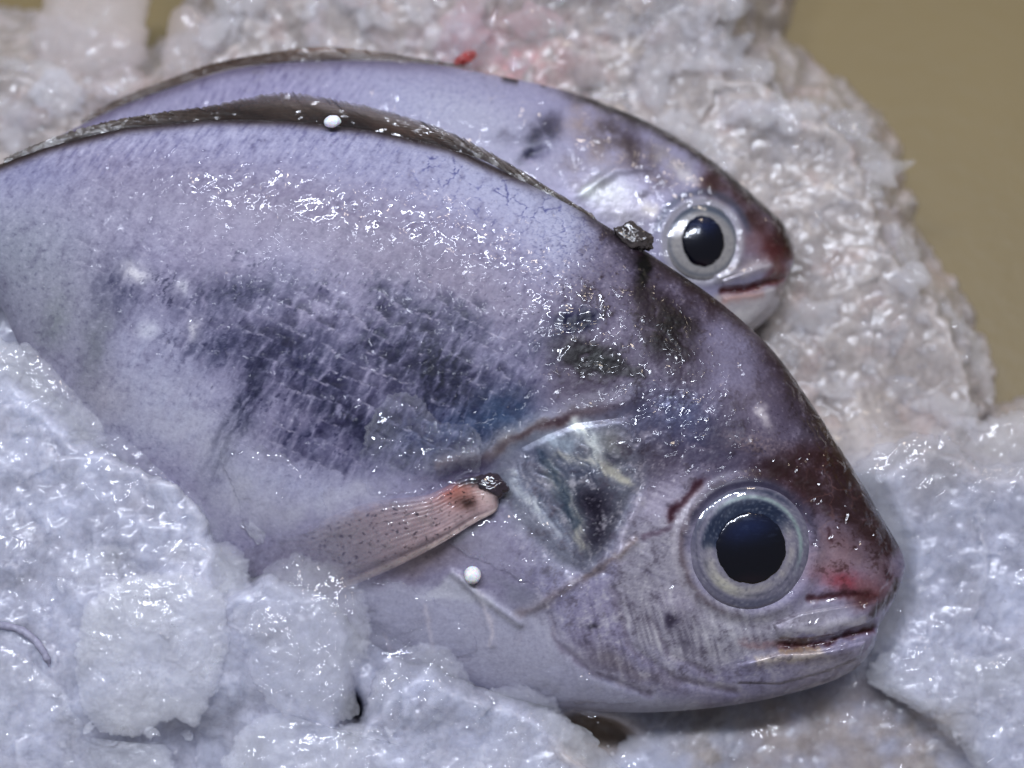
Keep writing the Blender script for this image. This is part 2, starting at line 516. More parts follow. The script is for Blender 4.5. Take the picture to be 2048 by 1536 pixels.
# ------------------------------------------------------------------ fish surface
class Body:
    """loft between a back outline and a belly outline; front side dense, rear side coarse"""
    def __init__(self, pairs, thick, zc, nu, nv, rear=0.35):
        self.zc = zc
        top = np.array([p[0] for p in pairs], float); bot = np.array([p[1] for p in pairs], float)
        tt = np.linspace(0, len(pairs) - 1, 4000)
        mt_, mb_ = spline(top, t=tt), spline(bot, t=tt)
        mid = (mt_ + mb_) / 2
        step = np.hypot(*np.diff(mid, axis=0).T) * 0.5 + 0.25 * np.hypot(*np.diff(mt_, axis=0).T) + 0.25 * np.hypot(*np.diff(mb_, axis=0).T)
        cum = np.concatenate([[0], np.cumsum(step)])
        t = np.interp(np.linspace(0, cum[-1], nu), cum, tt)
        self.t = t
        T = spline(np.array(thick, float)[:, None], t=t)[:, 0]
        T = np.maximum(T, 0.0)
        A, B = spline(top, t=t), spline(bot, t=t)
        w = np.linspace(-1, 1, nv)
        v = 0.5 * w + 0.5 * np.sin(w * math.pi / 2)
        self.nu, self.nv = nu, nv
        PX = (A[:, None, :] + B[:, None, :]) / 2 + v[None, :, None] * (A[:, None, :] - B[:, None, :]) / 2
        h = T[:, None] * (np.maximum(1 - np.abs(v[None, :]) ** 2.15, 0)) ** 0.56
        self.V = np.repeat(v[None, :], nu, 0).ravel()
        self.U = np.repeat(t[:, None], nv, 1).ravel()
        d = design(PX[..., 0].ravel(), PX[..., 1].ravel(), zc + h.ravel(), zc)
        self.P = d
        self.h = h.ravel()
        self.ax, self.ay = apparent(d[:, 0], d[:, 1], d[:, 2])
        self.rear = rear
    def relief(self, r):
        edge = sstep(1.0, 0.985, np.abs(self.V)) * sstep(0, 0.05, self.U)
        self.P[:, 2] += r * edge
    def height_at(self, px, py):
        i = np.argmin((self.ax - px) ** 2 + (self.ay - py) ** 2)
        return self.P[i, 2]
    def mesh(self, name, mat, origin, col, mt):
        nu, nv = self.nu, self.nv
        f = grid_faces(nu, nv)
        iu = np.unique(np.concatenate([np.arange(0, nu, 6), [nu - 1]])); iv = np.unique(np.concatenate([np.arange(0, nv, 6), [nv - 1]]))
        # rear side: coarse copy, pulled away from the camera
        idx = (iu[:, None] * nv + iv[None, :]).ravel()
        R = self.P[idx].copy()
        R[:, 2] = self.zc - self.h[idx] * self.rear - 0.4
        base = len(self.P)
        fr = grid_faces(len(iu), len(iv), base, flip=True)
        verts = np.vstack([self.P, R])
        return build_mesh(name, to_world(verts), np.vstack([f, fr]), mat, origin, np.vstack([col, col[idx]]), np.vstack([mt, mt[idx]]))
    def patch(self, name, mat, origin, col, mt, pts, raise_=5, lip=6):
        sd = poly_sd(self.ax, self.ay, pts)
        P = self.P.copy()
        P[:, 2] += -1.5 + (raise_ + 1.5) * sstep(0, -lip, sd)
        inside = sd < 3
        f = grid_faces(self.nu, self.nv)
        f = f[inside[f].all(1)]
        used = np.unique(f)
        mp = np.full(len(P), -1); mp[used] = np.arange(len(used))
        return build_mesh(name, to_world(P[used]), mp[f], mat, origin, col[used], mt[used])

def bumps_wet(x, y, seed):
    return 0.28 * fbm(x / 15, y / 15, seed, 2, 0.5) + 1.0 * fbm(x / 44, y / 44, seed + 7, 3)

def skin_tilt(body, cx, cy, r0, r1):
    d_ = np.hypot(body.ax - cx, body.ay - cy); m_ = (d_ > r0) & (d_ < r1)
    M_ = np.stack([body.ax[m_] - cx, body.ay[m_] - cy, np.ones(m_.sum())], 1)
    return np.linalg.lstsq(M_, body.P[m_, 2], rcond=None)[0]

def eye_parts(fish, origin, cx, cy, zs, zref, R, prx, pry, H, paint, tilt=(0, 0), bulge=0.16):
    """iris dome as a part, the pupil as its sub-part"""
    nu, nv = 128, 48
    ph = np.linspace(0, 2 * math.pi, nu, endpoint=False); rr = np.linspace(0, 1, nv)
    r = np.repeat(rr[None], nu, 0).ravel(); p = np.repeat(ph[:, None], nv, 1).ravel()
    px = cx + R * r * np.cos(p); py = cy + R * r * np.sin(p)
    z = zs + tilt[0] * (px - cx) + tilt[1] * (py - cy) + H * (np.sqrt(np.maximum(1 - 0.985 * r ** 2, 0)) - 0.12) + 0.8 * fbm(4 * r * np.cos(p), 4 * r * np.sin(p), 44, 3) * r
    d = design(px, py, z, zref)
    col, mt = paint(px, py, r, p)
    eye = put('eye', build_mesh('eye', to_world(d), grid_faces(nu, nv, wrap_u=True), M_EYE, origin, col, mt), (0, 0, 0), fish)
    jit = 1 + 0.03 * noise2(3 * np.cos(p), 3 * np.sin(p), 4) + 0.02 * noise2(9 * np.cos(p), 9 * np.sin(p), 5)
    px = cx + prx * r * np.cos(p) * jit; py = cy + pry * r * np.sin(p) * jit
    rr2 = np.hypot(px - cx, py - cy) / R
    z = zs + tilt[0] * (px - cx) + tilt[1] * (py - cy) + H * (np.sqrt(np.maximum(1 - 0.985 * rr2 ** 2, 0)) - 0.12) + 1.0 + bulge * prx * np.sqrt(np.maximum(1 - r ** 2, 0))
    d = design(px, py, z, zref)
    q = Paint(px, py, (0.035, 0.045, 0.10), 5, 6, 30)
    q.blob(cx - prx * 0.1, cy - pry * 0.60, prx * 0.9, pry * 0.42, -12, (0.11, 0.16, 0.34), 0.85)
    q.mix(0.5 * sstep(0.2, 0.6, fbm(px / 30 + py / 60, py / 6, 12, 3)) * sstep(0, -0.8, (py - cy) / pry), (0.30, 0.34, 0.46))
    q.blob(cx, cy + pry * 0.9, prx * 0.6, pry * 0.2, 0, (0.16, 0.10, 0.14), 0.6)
    q.r[:] = 0.2
    c, m = q.out()
    put('pupil', build_mesh('pupil', to_world(d), grid_faces(nu, nv, wrap_u=True), M_EYE, origin, c, m), (0, 0, 0), eye)
    return eye

# shared axes: along the fish and across it
AC, AS = math.cos(math.radians(27)), math.sin(math.radians(27))

# ------------------------------------------------------------------ FRONT FISH
pairs_f = [((1810, 1135), (1810, 1135)), ((1804, 1106), (1801, 1165)), ((1786, 1072), (1781, 1212)), ((1757, 1024), (1756, 1254)),
           ((1724, 966), (1742, 1300)), ((1682, 900), (1690, 1350)), ((1622, 806), (1560, 1392)), ((1542, 697), (1400, 1418)),
           ((1442, 606), (1230, 1424)), ((1330, 528), (1060, 1405)), ((1190, 438), (870, 1345)), ((1050, 363), (690, 1265)),
           ((900, 295), (520, 1170)), ((740, 258), (370, 1060)), ((580, 240), (240, 945)), ((420, 238), (130, 820)),
           ((250, 255), (50, 710)), ((100, 292), (0, 610)), ((-40, 345), (-60, 540)), ((-160, 395), (-150, 500)), ((-260, 425), (-258, 478))]
thick_f = [0, 30, 50, 68, 82, 100, 120, 137, 150, 160, 166, 168, 165, 156, 142, 122, 98, 74, 50, 34, 26]
F = Body(pairs_f, thick_f, 0.0, 860, 400)
x, y, V = F.ax, F.ay, F.V
A = x * AC + y * AS; B = -x * AS + y * AC
p = Paint(x, y, (0.585, 0.575, 0.735), 10, 14, 50)
xw, yw = p.x, p.y
Aw = xw * AC + yw * AS; Bw = -xw * AS + yw * AC
big = fbm(x / 170, y / 170, 31, 4)
med = fbm(x / 46, y / 46, 32, 4)
fine = fbm(x / 11, y / 11, 33, 3, 0.6)
strk = fbm(Aw / 13, Bw / 75, 34, 4, 0.6)          # brush marks across the flank
strk2 = fbm(Aw / 30, Bw / 120, 35, 4, 0.6)
wrk = fbm((x * 0.8 + y * 0.6) / 9, (-x * 0.6 + y * 0.8) / 42, 36, 3, 0.5)   # wrinkles under the dorsal fin
# scale pattern (rows staggered like bricks)
sw, sh = 46.0, 36.0
Aw0, Bw0 = Aw, Bw
Bw = B + 16 * fbm(x / 150, y / 150, 37, 2) + 3.5 * fbm(x / 24, y / 24, 40, 2); Aw = A + 14 * fbm(x / 130, y / 130, 38, 2) + 4 * fbm(x / 24, y / 24, 42, 2)
row = np.floor(Bw / sh); fa = (Aw / sw + 0.5 * (row % 2)) % 1.0
Bw = Bw + 8 * (1 - (2 * fa - 1) ** 2) * (0.6 + 0.6 * fbm(x / 50, y / 50, 43, 2))      # rounded scale margins
row = np.floor(Bw / sh); fa = (Aw / sw + 0.5 * (row % 2)) % 1.0; fb = (Bw / sh) % 1.0
e_row = np.minimum(fb, 1 - fb) * sh; e_col = np.minimum(fa, 1 - fa) * sw
cellr = _hash(np.floor(Aw / sw + 0.5 * (row % 2)).astype(np.int64), row.astype(np.int64), 0, 77) / 4294967296.0
top_d = seg_dist(x, y, [(a, b) for (a, b), _ in pairs_f[2:19]])     # distance from the back line

p.mix(0.5 * sstep(-0.5, 0.6, big), (0.55, 0.52, 0.665))
p.mix(0.9 * np.exp(-(top_d / 120) ** 2) * sstep(1250, 1000, x), (0.64, 0.65, 0.83))
p.blob(520, 420, 420, 75, 12, (0.545, 0.515, 0.645), 0.75)
p.blob(900, 560, 260, 70, 25, (0.50, 0.465, 0.585), 0.7)
p.blob(250, 400, 200, 60, 0, (0.53, 0.52, 0.66), 0.5)
p.blob(1010, 360, 230, 85, 28, (0.69, 0.71, 0.88), 0.9)
p.blob(1150, 480, 110, 70, 40, (0.68, 0.70, 0.86), 0.85)
p.blob(760, 330, 200, 40, 10, (0.62, 0.63, 0.80), 0.6)
p.mix(0.55 * sstep(0.0, 0.7, wrk) * np.exp(-(top_d / 90) ** 2) * sstep(900, 700, x), (0.74, 0.75, 0.92))
p.mix(0.65 * sstep(0.0, 0.7, -wrk) * np.exp(-(top_d / 90) ** 2) * sstep(900, 700, x), (0.42, 0.42, 0.62))
# fine vein network on the shoulder
f1, f2, cid = voro(xw / 26, yw / 26, 8)
e1 = np.exp(-((f2 - f1) / 0.055) ** 2)
vein_m = np.exp(-(((x - 1000) / 270) ** 2 + ((y - 385 - 0.45 * (x - 1000)) / 85) ** 2)) * sstep(-0.35, 0.35, fbm(x / 40, y / 40, 41, 3))
p.mix(0.85 * e1 * vein_m, (0.27, 0.29, 0.56))
f1b, f2b, _ = voro(xw / 13, yw / 13, 9)
e2 = np.exp(-((f2b - f1b) / 0.07) ** 2)
p.mix(0.7 * e2 * np.exp(-(((x - 1170) / 140) ** 2 + ((y - 510) / 90) ** 2)), (0.38, 0.40, 0.62))
# left end, bluish grey and smooth
p.blob(40, 520, 170, 130, 20, (0.575, 0.60, 0.70), 0.85)
p.blob(120, 640, 110, 110, 0, (0.59, 0.60, 0.70), 0.8)
p.blob(60, 350, 90, 40, 0, (0.54, 0.55, 0.73), 0.6)
# dark blotches on the flank
INDIGO = (0.20, 0.21, 0.35); INK = (0.13, 0.14, 0.25)
dk = np.clip(0.85 + 0.9 * strk + 0.45 * strk2 + 0.3 * med, 0, 1.25)
for (cx, cy, rx, ry, an, s) in [(500, 585, 110, 34, -8, .75), (430, 690, 85, 50, -10, .85), (575, 700, 90, 60, 20, .85), (640, 760, 110, 70, 25, .85),
                                (800, 600, 70, 34, 20, .60), (770, 690, 90, 60, 25, .80), (880, 720, 90, 60, 25, .88), (930, 640, 70, 32, 20, .65),
                                (900, 800, 120, 70, 28, .92), (740, 860, 110, 45, 25, .90), (1010, 800, 70, 50, 30, .80), (840, 890, 100, 50, 20, .85),
                                (485, 820, 30, 120, 22, .95), (440, 905, 22, 50, 20, .9), (245, 575, 50, 70, 10, .60), (390, 590, 60, 50, 0, .45),
                                (960, 870, 80, 50, -15, .88), (590, 880, 60, 40, 20, .70), (680, 930, 70, 30, 10, .5), (1085, 700, 60, 60, 0, .6)]:
    p.blob(cx, cy, rx, ry, an, INDIGO if s < .87 else INK, s, 1.0, dk)
p.blob(890, 860, 110, 50, -10, (0.27, 0.36, 0.55), 0.45)
p.blob(1000, 830, 60, 40, -20, (0.25, 0.36, 0.52), 0.5)
# dark cells between pale scale margins
reg = sstep(40, -60, poly_sd(x, y, [(480, 620), (760, 520), (1000, 560), (1060, 700), (1040, 850), (900, 920), (700, 930), (520, 880)]))
p.mix(0.6 * reg * sstep(0.45, 0.8, cellr) * sstep(2, 8, e_row) * sstep(2, 8, e_col) * sstep(-0.2, 0.5, med), (0.21, 0.20, 0.36))
lm = sstep(-0.15, 0.5, fbm(x / 60, y / 60, 51, 3))
p.mix(0.0 * reg * np.exp(-(e_row / 2.6) ** 2) * lm, (0.73, 0.71, 0.86))
p.mix(0.25 * reg * np.exp(-(e_col / 2.6) ** 2) * lm, (0.68, 0.67, 0.82))
# pale veil low on the flank
for (cx, cy, rx, ry, an, s) in [(330, 780, 120, 110, 20, .75), (210, 830, 110, 110, 20, .8), (380, 860, 90, 80, 10, .65), (560, 960, 120, 50, 15, .8),
                                (480, 960, 70, 60, 0, .7), (660, 980, 70, 40, 0, .6), (300, 700, 80, 70, 0, .5)]:
    p.blob(cx, cy, rx, ry, an, (0.655, 0.675, 0.83), s, 1.0, np.clip(0.75 - 0.5 * strk, 0, 1))
p.blob(190, 700, 28, 90, 12, (0.44, 0.46, 0.52), 0.6); p.blob(110, 640, 24, 50, 10, (0.46, 0.50, 0.53), 0.4); p.blob(210, 800, 60, 60, 0, (0.65, 0.64, 0.71), 0.5)
p.blob(270, 545, 30, 18, 20, (0.87, 0.87, 0.95), 0.85); p.blob(365, 575, 18, 12, -40, (0.85, 0.86, 0.95), 0.7); p.blob(295, 660, 20, 14, 0, (0.82, 0.84, 0.95), 0.7); p.blob(388, 660, 12, 18, 0, (0.85, 0.85, 0.93), 0.7)
# fine mottling over everything
p.mix(0.20 * sstep(0.1, 0.9, fine), (0.80, 0.80, 0.95)); p.mix(0.22 * sstep(0.1, 0.9, -fine), (0.25, 0.24, 0.42))
flank = sstep(60, -60, poly_sd(x, y, [(60, 420), (300, 330), (700, 360), (1000, 460), (1150, 620), (1060, 850), (930, 930), (600, 980), (430, 880), (200, 640)]))
lmk = sstep(-0.3, 0.5, fbm(x / 70, y / 70, 52, 3))
p.mix(0.22 * flank * lmk * np.exp(-((fb * sh - 2) / 2.6) ** 2), (0.78, 0.77, 0.90)); p.mix(0.20 * flank * lmk * np.exp(-((fa * sw - 2) / 2.6) ** 2), (0.76, 0.75, 0.88))
p.mix(0.20 * flank * lmk * sstep(0.3, 0.9, fb) * (cellr - 0.2), (0.30, 0.29, 0.42))
med2 = fbm(Aw0 / 24, Bw0 / 40, 39, 4, 0.6)
p.mix(0.22 * sstep(0.0, 0.8, med2), (0.74, 0.74, 0.88)); p.mix(0.28 * sstep(0.0, 0.8, -med2), (0.33, 0.31, 0.46))
spk = voro(x / 17, y / 17, 15, 1.0)
specks = sstep(0.13, 0.06, spk[0]) * (spk[2] > 0.55)
p.mix(0.85 * specks * np.exp(-(((x - 1130) / 170) ** 2 + ((y - 600) / 110) ** 2)), (0.10, 0.10, 0.24))
# gill-slit ridge and the silvery gill cover
p.poly([(990, 900), (1060, 860), (1150, 830), (1280, 820), (1330, 880), (1300, 975), (1250, 1060), (1190, 1140), (1110, 1130), (1040, 1060), (985, 980)], 40, (0.50, 0.53, 0.62), 0.9)
fib = fbm((x * 0.55 + y * 0.83) / 60, (-x * 0.83 + y * 0.55) / 6, 61, 3)        # silky fibres
p.poly([(1005, 930), (1060, 890), (1120, 960), (1170, 1060), (1170, 1130), (1120, 1100), (1050, 1030)], 12, (0.50, 0.51, 0.63), 0.8)
p.line([(1030, 960), (1080, 1020), (1140, 1080)], 16, (0.66, 0.71, 0.84), 0.75, np.clip(0.6 + fib, 0, 1))
p.line([(1090, 930), (1130, 1000), (1165, 1090)], 13, (0.70, 0.71, 0.70), 0.6, np.clip(0.6 + fib, 0, 1))
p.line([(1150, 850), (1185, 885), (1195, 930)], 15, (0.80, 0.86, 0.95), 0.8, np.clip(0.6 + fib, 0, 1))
p.line([(1100, 880), (1140, 895)], 13, (0.70, 0.78, 0.90), 0.6)
p.line([(1195, 920), (1250, 960)], 9, (0.78, 0.77, 0.72), 0.7)
p.line([(1060, 900), (1110, 930), (1180, 950)], 18, (0.29, 0.32, 0.45), 0.5)
p.blob(1230, 885, 32, 34, 0, (0.53, 0.52, 0.50), 0.55); p.blob(1210, 915, 50, 10, 15, (0.18, 0.18, 0.26), 0.6)
p.blob(1185, 1005, 46, 42, 30, (0.15, 0.13, 0.20), 0.9); p.blob(1195, 1060, 26, 46, 15, (0.17, 0.15, 0.22), 0.8); p.blob(1130, 1000, 20, 50, -25, (0.30, 0.37, 0.48), 0.5)
p.line([(880, 930), (960, 915), (1040, 872), (1140, 830), (1260, 800)], 11, (0.50, 0.43, 0.45), 0.75)
p.line([(1000, 895), (1060, 862), (1150, 822)], 7, (0.28, 0.20, 0.24), 0.7)
p.blob(940, 930, 60, 26, -20, (0.23, 0.20, 0.30), 0.8); p.blob(1010, 880, 50, 22, -30, (0.52, 0.50, 0.53), 0.6)
# shoulder and head-top patches
DB = (0.125, 0.095, 0.105)
tx = np.clip(0.7 + 0.9 * med + 0.35 * fine, 0, 1)
for (cx, cy, rx, ry, an, c, s) in [(1345, 660, 62, 62, 20, DB, .9), (1370, 730, 42, 46, 0, (0.19, 0.14, 0.17), .8), (1180, 715, 66, 34, 15, DB, .9), (1150, 640, 46, 24, -20, (0.09, 0.11, 0.26), .85),
                                   (1300, 600, 55, 40, 35, (0.22, 0.18, 0.21), .75), (1275, 540, 18, 40, 10, (0.10, 0.08, 0.09), .85), (1120, 690, 24, 30, 0, (0.12, 0.12, 0.22), .7),
                                   (1440, 640, 40, 26, 40, (0.24, 0.19, 0.22), .6), (1310, 730, 60, 40, 10, (0.36, 0.33, 0.47), .6), (1060, 780, 30, 20, 0, (0.16, 0.16, 0.28), .6)]:
    p.blob(cx, cy, rx, ry, an, c, s, 1.4, tx)
p.blob(1465, 720, 60, 75, -25, (0.555, 0.545, 0.72), 0.85); p.blob(1250, 760, 70, 30, 0, (0.58, 0.55, 0.68), 0.6)
p.blob(1560, 800, 50, 80, -30, (0.50, 0.46, 0.60), 0.7)
p.blob(1340, 830, 95, 50, 15, (0.40, 0.44, 0.63), 0.8); p.blob(1400, 880, 80, 50, 10, (0.33, 0.34, 0.52), 0.75, 1.0, tx)
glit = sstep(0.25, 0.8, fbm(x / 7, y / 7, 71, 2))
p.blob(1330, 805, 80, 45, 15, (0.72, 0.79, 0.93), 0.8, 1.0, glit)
p.blob(1500, 885, 60, 24, 10, (0.66, 0.58, 0.63), 0.8, 1.0, tx); p.blob(1530, 830, 12, 26, -25, (0.82, 0.80, 0.90), 0.8); p.blob(1480, 800, 60, 40, 0, (0.45, 0.41, 0.54), 0.5)
BR = (0.20, 0.115, 0.12)
p.poly([(1500, 940), (1540, 920), (1620, 880), (1660, 880), (1740, 1000), (1790, 1085), (1770, 1110), (1720, 1060), (1690, 1030), (1620, 1000), (1560, 960)], 22, BR, 0.9, np.clip(0.85 + 0.5 * med, 0, 1))
p.blob(1540, 930, 60, 26, 10, (0.24, 0.16, 0.20), 0.7, 1.0, tx); p.blob(1700, 980, 50, 60, -30, (0.21, 0.14, 0.11), 0.7, 1.0, tx)
p.blob(1625, 970, 60, 40, 20, (0.33, 0.19, 0.20), 0.6); p.blob(1600, 1000, 50, 26, 30, (0.36, 0.26, 0.32), 0.6)
crk = voro(p.x / 55, p.y / 55, 19); ce = np.exp(-((crk[1] - crk[0]) / 0.035) ** 2)
p.mix(0.55 * ce * np.exp(-(((x - 1680) / 80) ** 2 + ((y - 985) / 70) ** 2)), (0.55, 0.40, 0.38))
# dark edge of the back
n_f = fbm(x / 90, y / 90, 815, 3)
bk = np.exp(-(top_d / (17 + 14 * sstep(1150, 1500, x) + 14 * med)) ** 2) * sstep(1120, 1230, x) * sstep(1815, 1770, x)
p.mix(0.95 * bk, (0.15, 0.115, 0.095))
fh = np.exp(-(top_d / (46 + 34 * n_f)) ** 2) * sstep(1230, 1420, x) * sstep(1815, 1760, x)
p.mix(0.85 * fh * np.clip(0.75 + 0.9 * med, 0, 1), (0.20, 0.135, 0.125))
p.mix(0.6 * np.exp(-((top_d - 30) / 16) ** 2) * sstep(1180, 1260, x) * sstep(1330, 1280, x), (0.10, 0.085, 0.08))
p.mix(0.9 * np.exp(-(top_d / 12) ** 2) * sstep(1120, 1000, x), (0.24, 0.20, 0.20))
# cheek, snout and jaws
p.poly([(1390, 950), (1300, 990), (1245, 1075), (1225, 1180), (1270, 1290), (1400, 1340), (1560, 1300), (1640, 1230), (1500, 1215), (1400, 1180), (1370, 1090), (1400, 1010)], 26, (0.615, 0.605, 0.70), 0.9)
chk = fbm((x * 0.9 + y * 0.43) / 70, (-x * 0.43 + y * 0.9) / 9, 81, 3)
p.mix(0.4 * sstep(0.0, 0.7, chk) * np.exp(-(((x - 1290) / 80) ** 2 + ((y - 1090) / 120) ** 2)), (0.76, 0.75, 0.88))
p.mix(0.35 * sstep(0.0, 0.7, -chk) * np.exp(-(((x - 1290) / 80) ** 2 + ((y - 1090) / 120) ** 2)), (0.38, 0.36, 0.50))
p.blob(1330, 995, 60, 34, -35, (0.66, 0.64, 0.79), 0.8); p.line([(1280, 1000), (1250, 1060), (1235, 1130)], 8, (0.72, 0.70, 0.82), 0.6)
p.line([(1345, 1030), (1370, 990), (1400, 965)], 9, (0.30, 0.17, 0.22), 0.75); p.line([(1290, 1080), (1340, 1055)], 6, (0.36, 0.26, 0.36), 0.5)
p.blob(1690, 1085, 66, 46, 30, (0.49, 0.38, 0.43), 0.9); p.blob(1660, 1130, 60, 40, 0, (0.56, 0.45, 0.50), 0.7)
p.blob(1690, 1165, 46, 22, 15, (0.60, 0.24, 0.30), 0.8); p.blob(1760, 1130, 40, 26, 60, (0.45, 0.35, 0.39), 0.7); p.blob(1740, 1180, 34, 26, -20, (0.50, 0.30, 0.32), 0.7)
p.line([(1620, 1200), (1680, 1192), (1740, 1188)], 8, (0.28, 0.12, 0.15), 0.8); p.blob(1730, 1200, 36, 16, -15, (0.30, 0.15, 0.15), 0.75)
p.line([(1792, 1165), (1776, 1200), (1745, 1230)], 9, (0.22, 0.17, 0.15), 0.7); p.line([(1765, 1140), (1772, 1155)], 5, (0.22, 0.12, 0.15), 0.7); p.blob(1740, 1060, 40, 40, 30, (0.24, 0.18, 0.16), 0.75, 1.0, tx)
p.line([(1655, 1060), (1668, 1085)], 4, (0.28, 0.15, 0.18), 0.7)
p.blob(1620, 1235, 90, 26, -5, (0.60, 0.59, 0.68), 0.85); p.line([(1600, 1262), (1660, 1252), (1720, 1238)], 9, (0.80, 0.79, 0.89), 0.75)
mouth = p.line([(1560, 1290), (1610, 1293), (1670, 1280), (1740, 1258)], 7, (0.25, 0.095, 0.12), 0.95)
p.line([(1480, 1288), (1560, 1290)], 8, (0.60, 0.46, 0.50), 0.6)
p.line([(1520, 1322), (1580, 1312), (1640, 1308)], 10, (0.85, 0.80, 0.78), 0.8); p.line([(1560, 1300), (1640, 1298)], 4, (0.70, 0.56, 0.42), 0.6)
p.blob(1660, 1330, 90, 22, -14, (0.62, 0.60, 0.68), 0.7); p.blob(1460, 1265, 34, 40, 10, (0.66, 0.66, 0.76), 0.7); p.blob(1350, 1210, 40, 26, 20, (0.60, 0.57, 0.70), 0.6)
p.blob(1345, 1242, 10, 12, 0, (0.15, 0.12, 0.24), 0.8); p.blob(1185, 1253, 14, 6, 0, (0.18, 0.17, 0.22), 0.8); p.blob(1212, 1368, 10, 5, 20, (0.12, 0.11, 0.25), 0.9); p.blob(1038, 1248, 10, 6, 0, (0.10, 0.11, 0.25), 0.9)
# throat and belly
p.poly([(700, 1170), (900, 1170), (1000, 1200), (1090, 1230), (1160, 1330), (1260, 1385), (1400, 1405), (1400, 1440), (1000, 1440), (700, 1320)], 18, (0.68, 0.685, 0.815), 0.9)
for pts in ([(1100, 1230), (1120, 1290), (1190, 1350), (1300, 1390)], [(1230, 1180), (1260, 1290), (1350, 1360), (1470, 1385)], [(1300, 1240), (1340, 1310), (1430, 1350)]):
    p.line(pts, 7, (0.48, 0.45, 0.56), 0.6); p.line([(a + 10, b - 8) for a, b in pts], 6, (0.72, 0.71, 0.83), 0.5)
p.blob(1220, 1320, 60, 22, 25, (0.49, 0.46, 0.50), 0.6); p.blob(1290, 1350, 70, 16, 15, (0.50, 0.46, 0.52), 0.5)
for pts in ([(920, 1150), (960, 1195), (975, 1230), (985, 1290)], [(850, 1215), (865, 1270), (870, 1300)], [(765, 1270), (785, 1310)]):
    p.line(pts, 5, (0.80, 0.78, 0.88), 0.7)
p.poly([(905, 1140), (935, 1165), (960, 1190), (1040, 1248), (960, 1205), (900, 1195), (830, 1200), (880, 1170)], 7, (0.76, 0.77, 0.88), 0.8)
p.line([(1170, 1155), (1110, 1190), (1050, 1225)], 12, (0.52, 0.47, 0.52), 0.7); p.line([(1270, 1085), (1180, 1150)], 8, (0.58, 0.52, 0.55), 0.7)
p.blob(980, 1100, 70, 40, -10, (0.62, 0.61, 0.74), 0.7); p.blob(850, 1110, 90, 36, -22, (0.44, 0.39, 0.41), 0.75); p.blob(1040, 1190, 80, 22, 30, (0.50, 0.51, 0.60), 0.6)  # brown-pink patch below the pectoral fin is shade painted into the skin
p.mix(0.10 * sstep(0.1, 0.9, fine), (0.85, 0.85, 0.95)); p.mix(0.12 * sstep(0.2, 0.9, -fine), (0.2, 0.2, 0.3))

hd = sstep(60, -60, poly_sd(x, y, [(1120, 600), (1200, 450), (1330, 530), (1540, 697), (1680, 900), (1800, 1120), (1620, 1010), (1500, 950), (1400, 960), (1300, 990), (1240, 830), (1100, 800)]))
n_a = fbm(p.x / 34, p.y / 34, 801, 5, 0.65); n_b = fbm(x / 7, y / 7, 802, 3, 0.6); n_c = fbm(p.x / 80, p.y / 80, 803, 3)
p.mix(0.66 * hd, (0.37, 0.335, 0.44))
p.mix(0.70 * hd * sstep(0.12, 0.55, n_a + 0.35 * n_b + 0.3 * n_c), (0.20, 0.15, 0.19))
p.mix(0.55 * hd * sstep(0.10, 0.6, -n_a + 0.35 * n_b), (0.60, 0.57, 0.70))
p.mix(0.50 * hd * sstep(0.35, 0.75, n_b), (0.74, 0.72, 0.82))
p.mix(0.60 * hd * sstep(0.40, 0.8, -n_b), (0.09, 0.08, 0.13))
ck = sstep(50, -40, poly_sd(x, y, [(1000, 940), (1300, 850), (1400, 950), (1370, 1090), (1420, 1190), (1640, 1230), (1700, 1300), (1500, 1380), (1250, 1370), (1100, 1240), (1040, 1100)]))
p.mix(0.62 * ck * sstep(0.05, 0.6, n_a + 0.4 * n_b), (0.36, 0.335, 0.42))
p.mix(0.60 * ck * sstep(0.05, 0.6, -n_a + 0.4 * n_b), (0.76, 0.75, 0.84))
p.mix(0.30 * ck * sstep(0.3, 0.8, n_b), (0.86, 0.85, 0.92)); p.mix(0.30 * ck * sstep(0.3, 0.8, -n_b), (0.28, 0.25, 0.34))
str_ = fbm((x * 0.25 + y * 0.97) / 110, (-x * 0.97 + y * 0.25) / 10, 804, 3)
lowc = np.exp(-(((x - 1330) / 190) ** 2 + ((y - 1270) / 90) ** 2))
p.mix(0.65 * lowc * sstep(0.05, 0.6, str_), (0.80, 0.80, 0.88)); p.mix(0.6 * lowc * sstep(0.05, 0.6, -str_), (0.38, 0.36, 0.46))
sn = np.exp(-(((x - 1700) / 90) ** 2 + ((y - 1090) / 90) ** 2))
p.mix(0.7 * sn * sstep(0.05, 0.5, n_a + 0.3 * n_b), (0.23, 0.13, 0.13)); p.mix(0.3 * sn * sstep(0.15, 0.6, -n_a), (0.66, 0.55, 0.60))
bl = sstep(20, -60, poly_sd(x, y, [(690, 1160), (900, 1180), (1100, 1240), (1180, 1370), (1300, 1440), (600, 1440)]))
p.mix(0.30 * bl * sstep(0.1, 0.7, n_a), (0.60, 0.585, 0.70)); p.mix(0.35 * bl * sstep(0.1, 0.7, -n_a), (0.72, 0.73, 0.87))
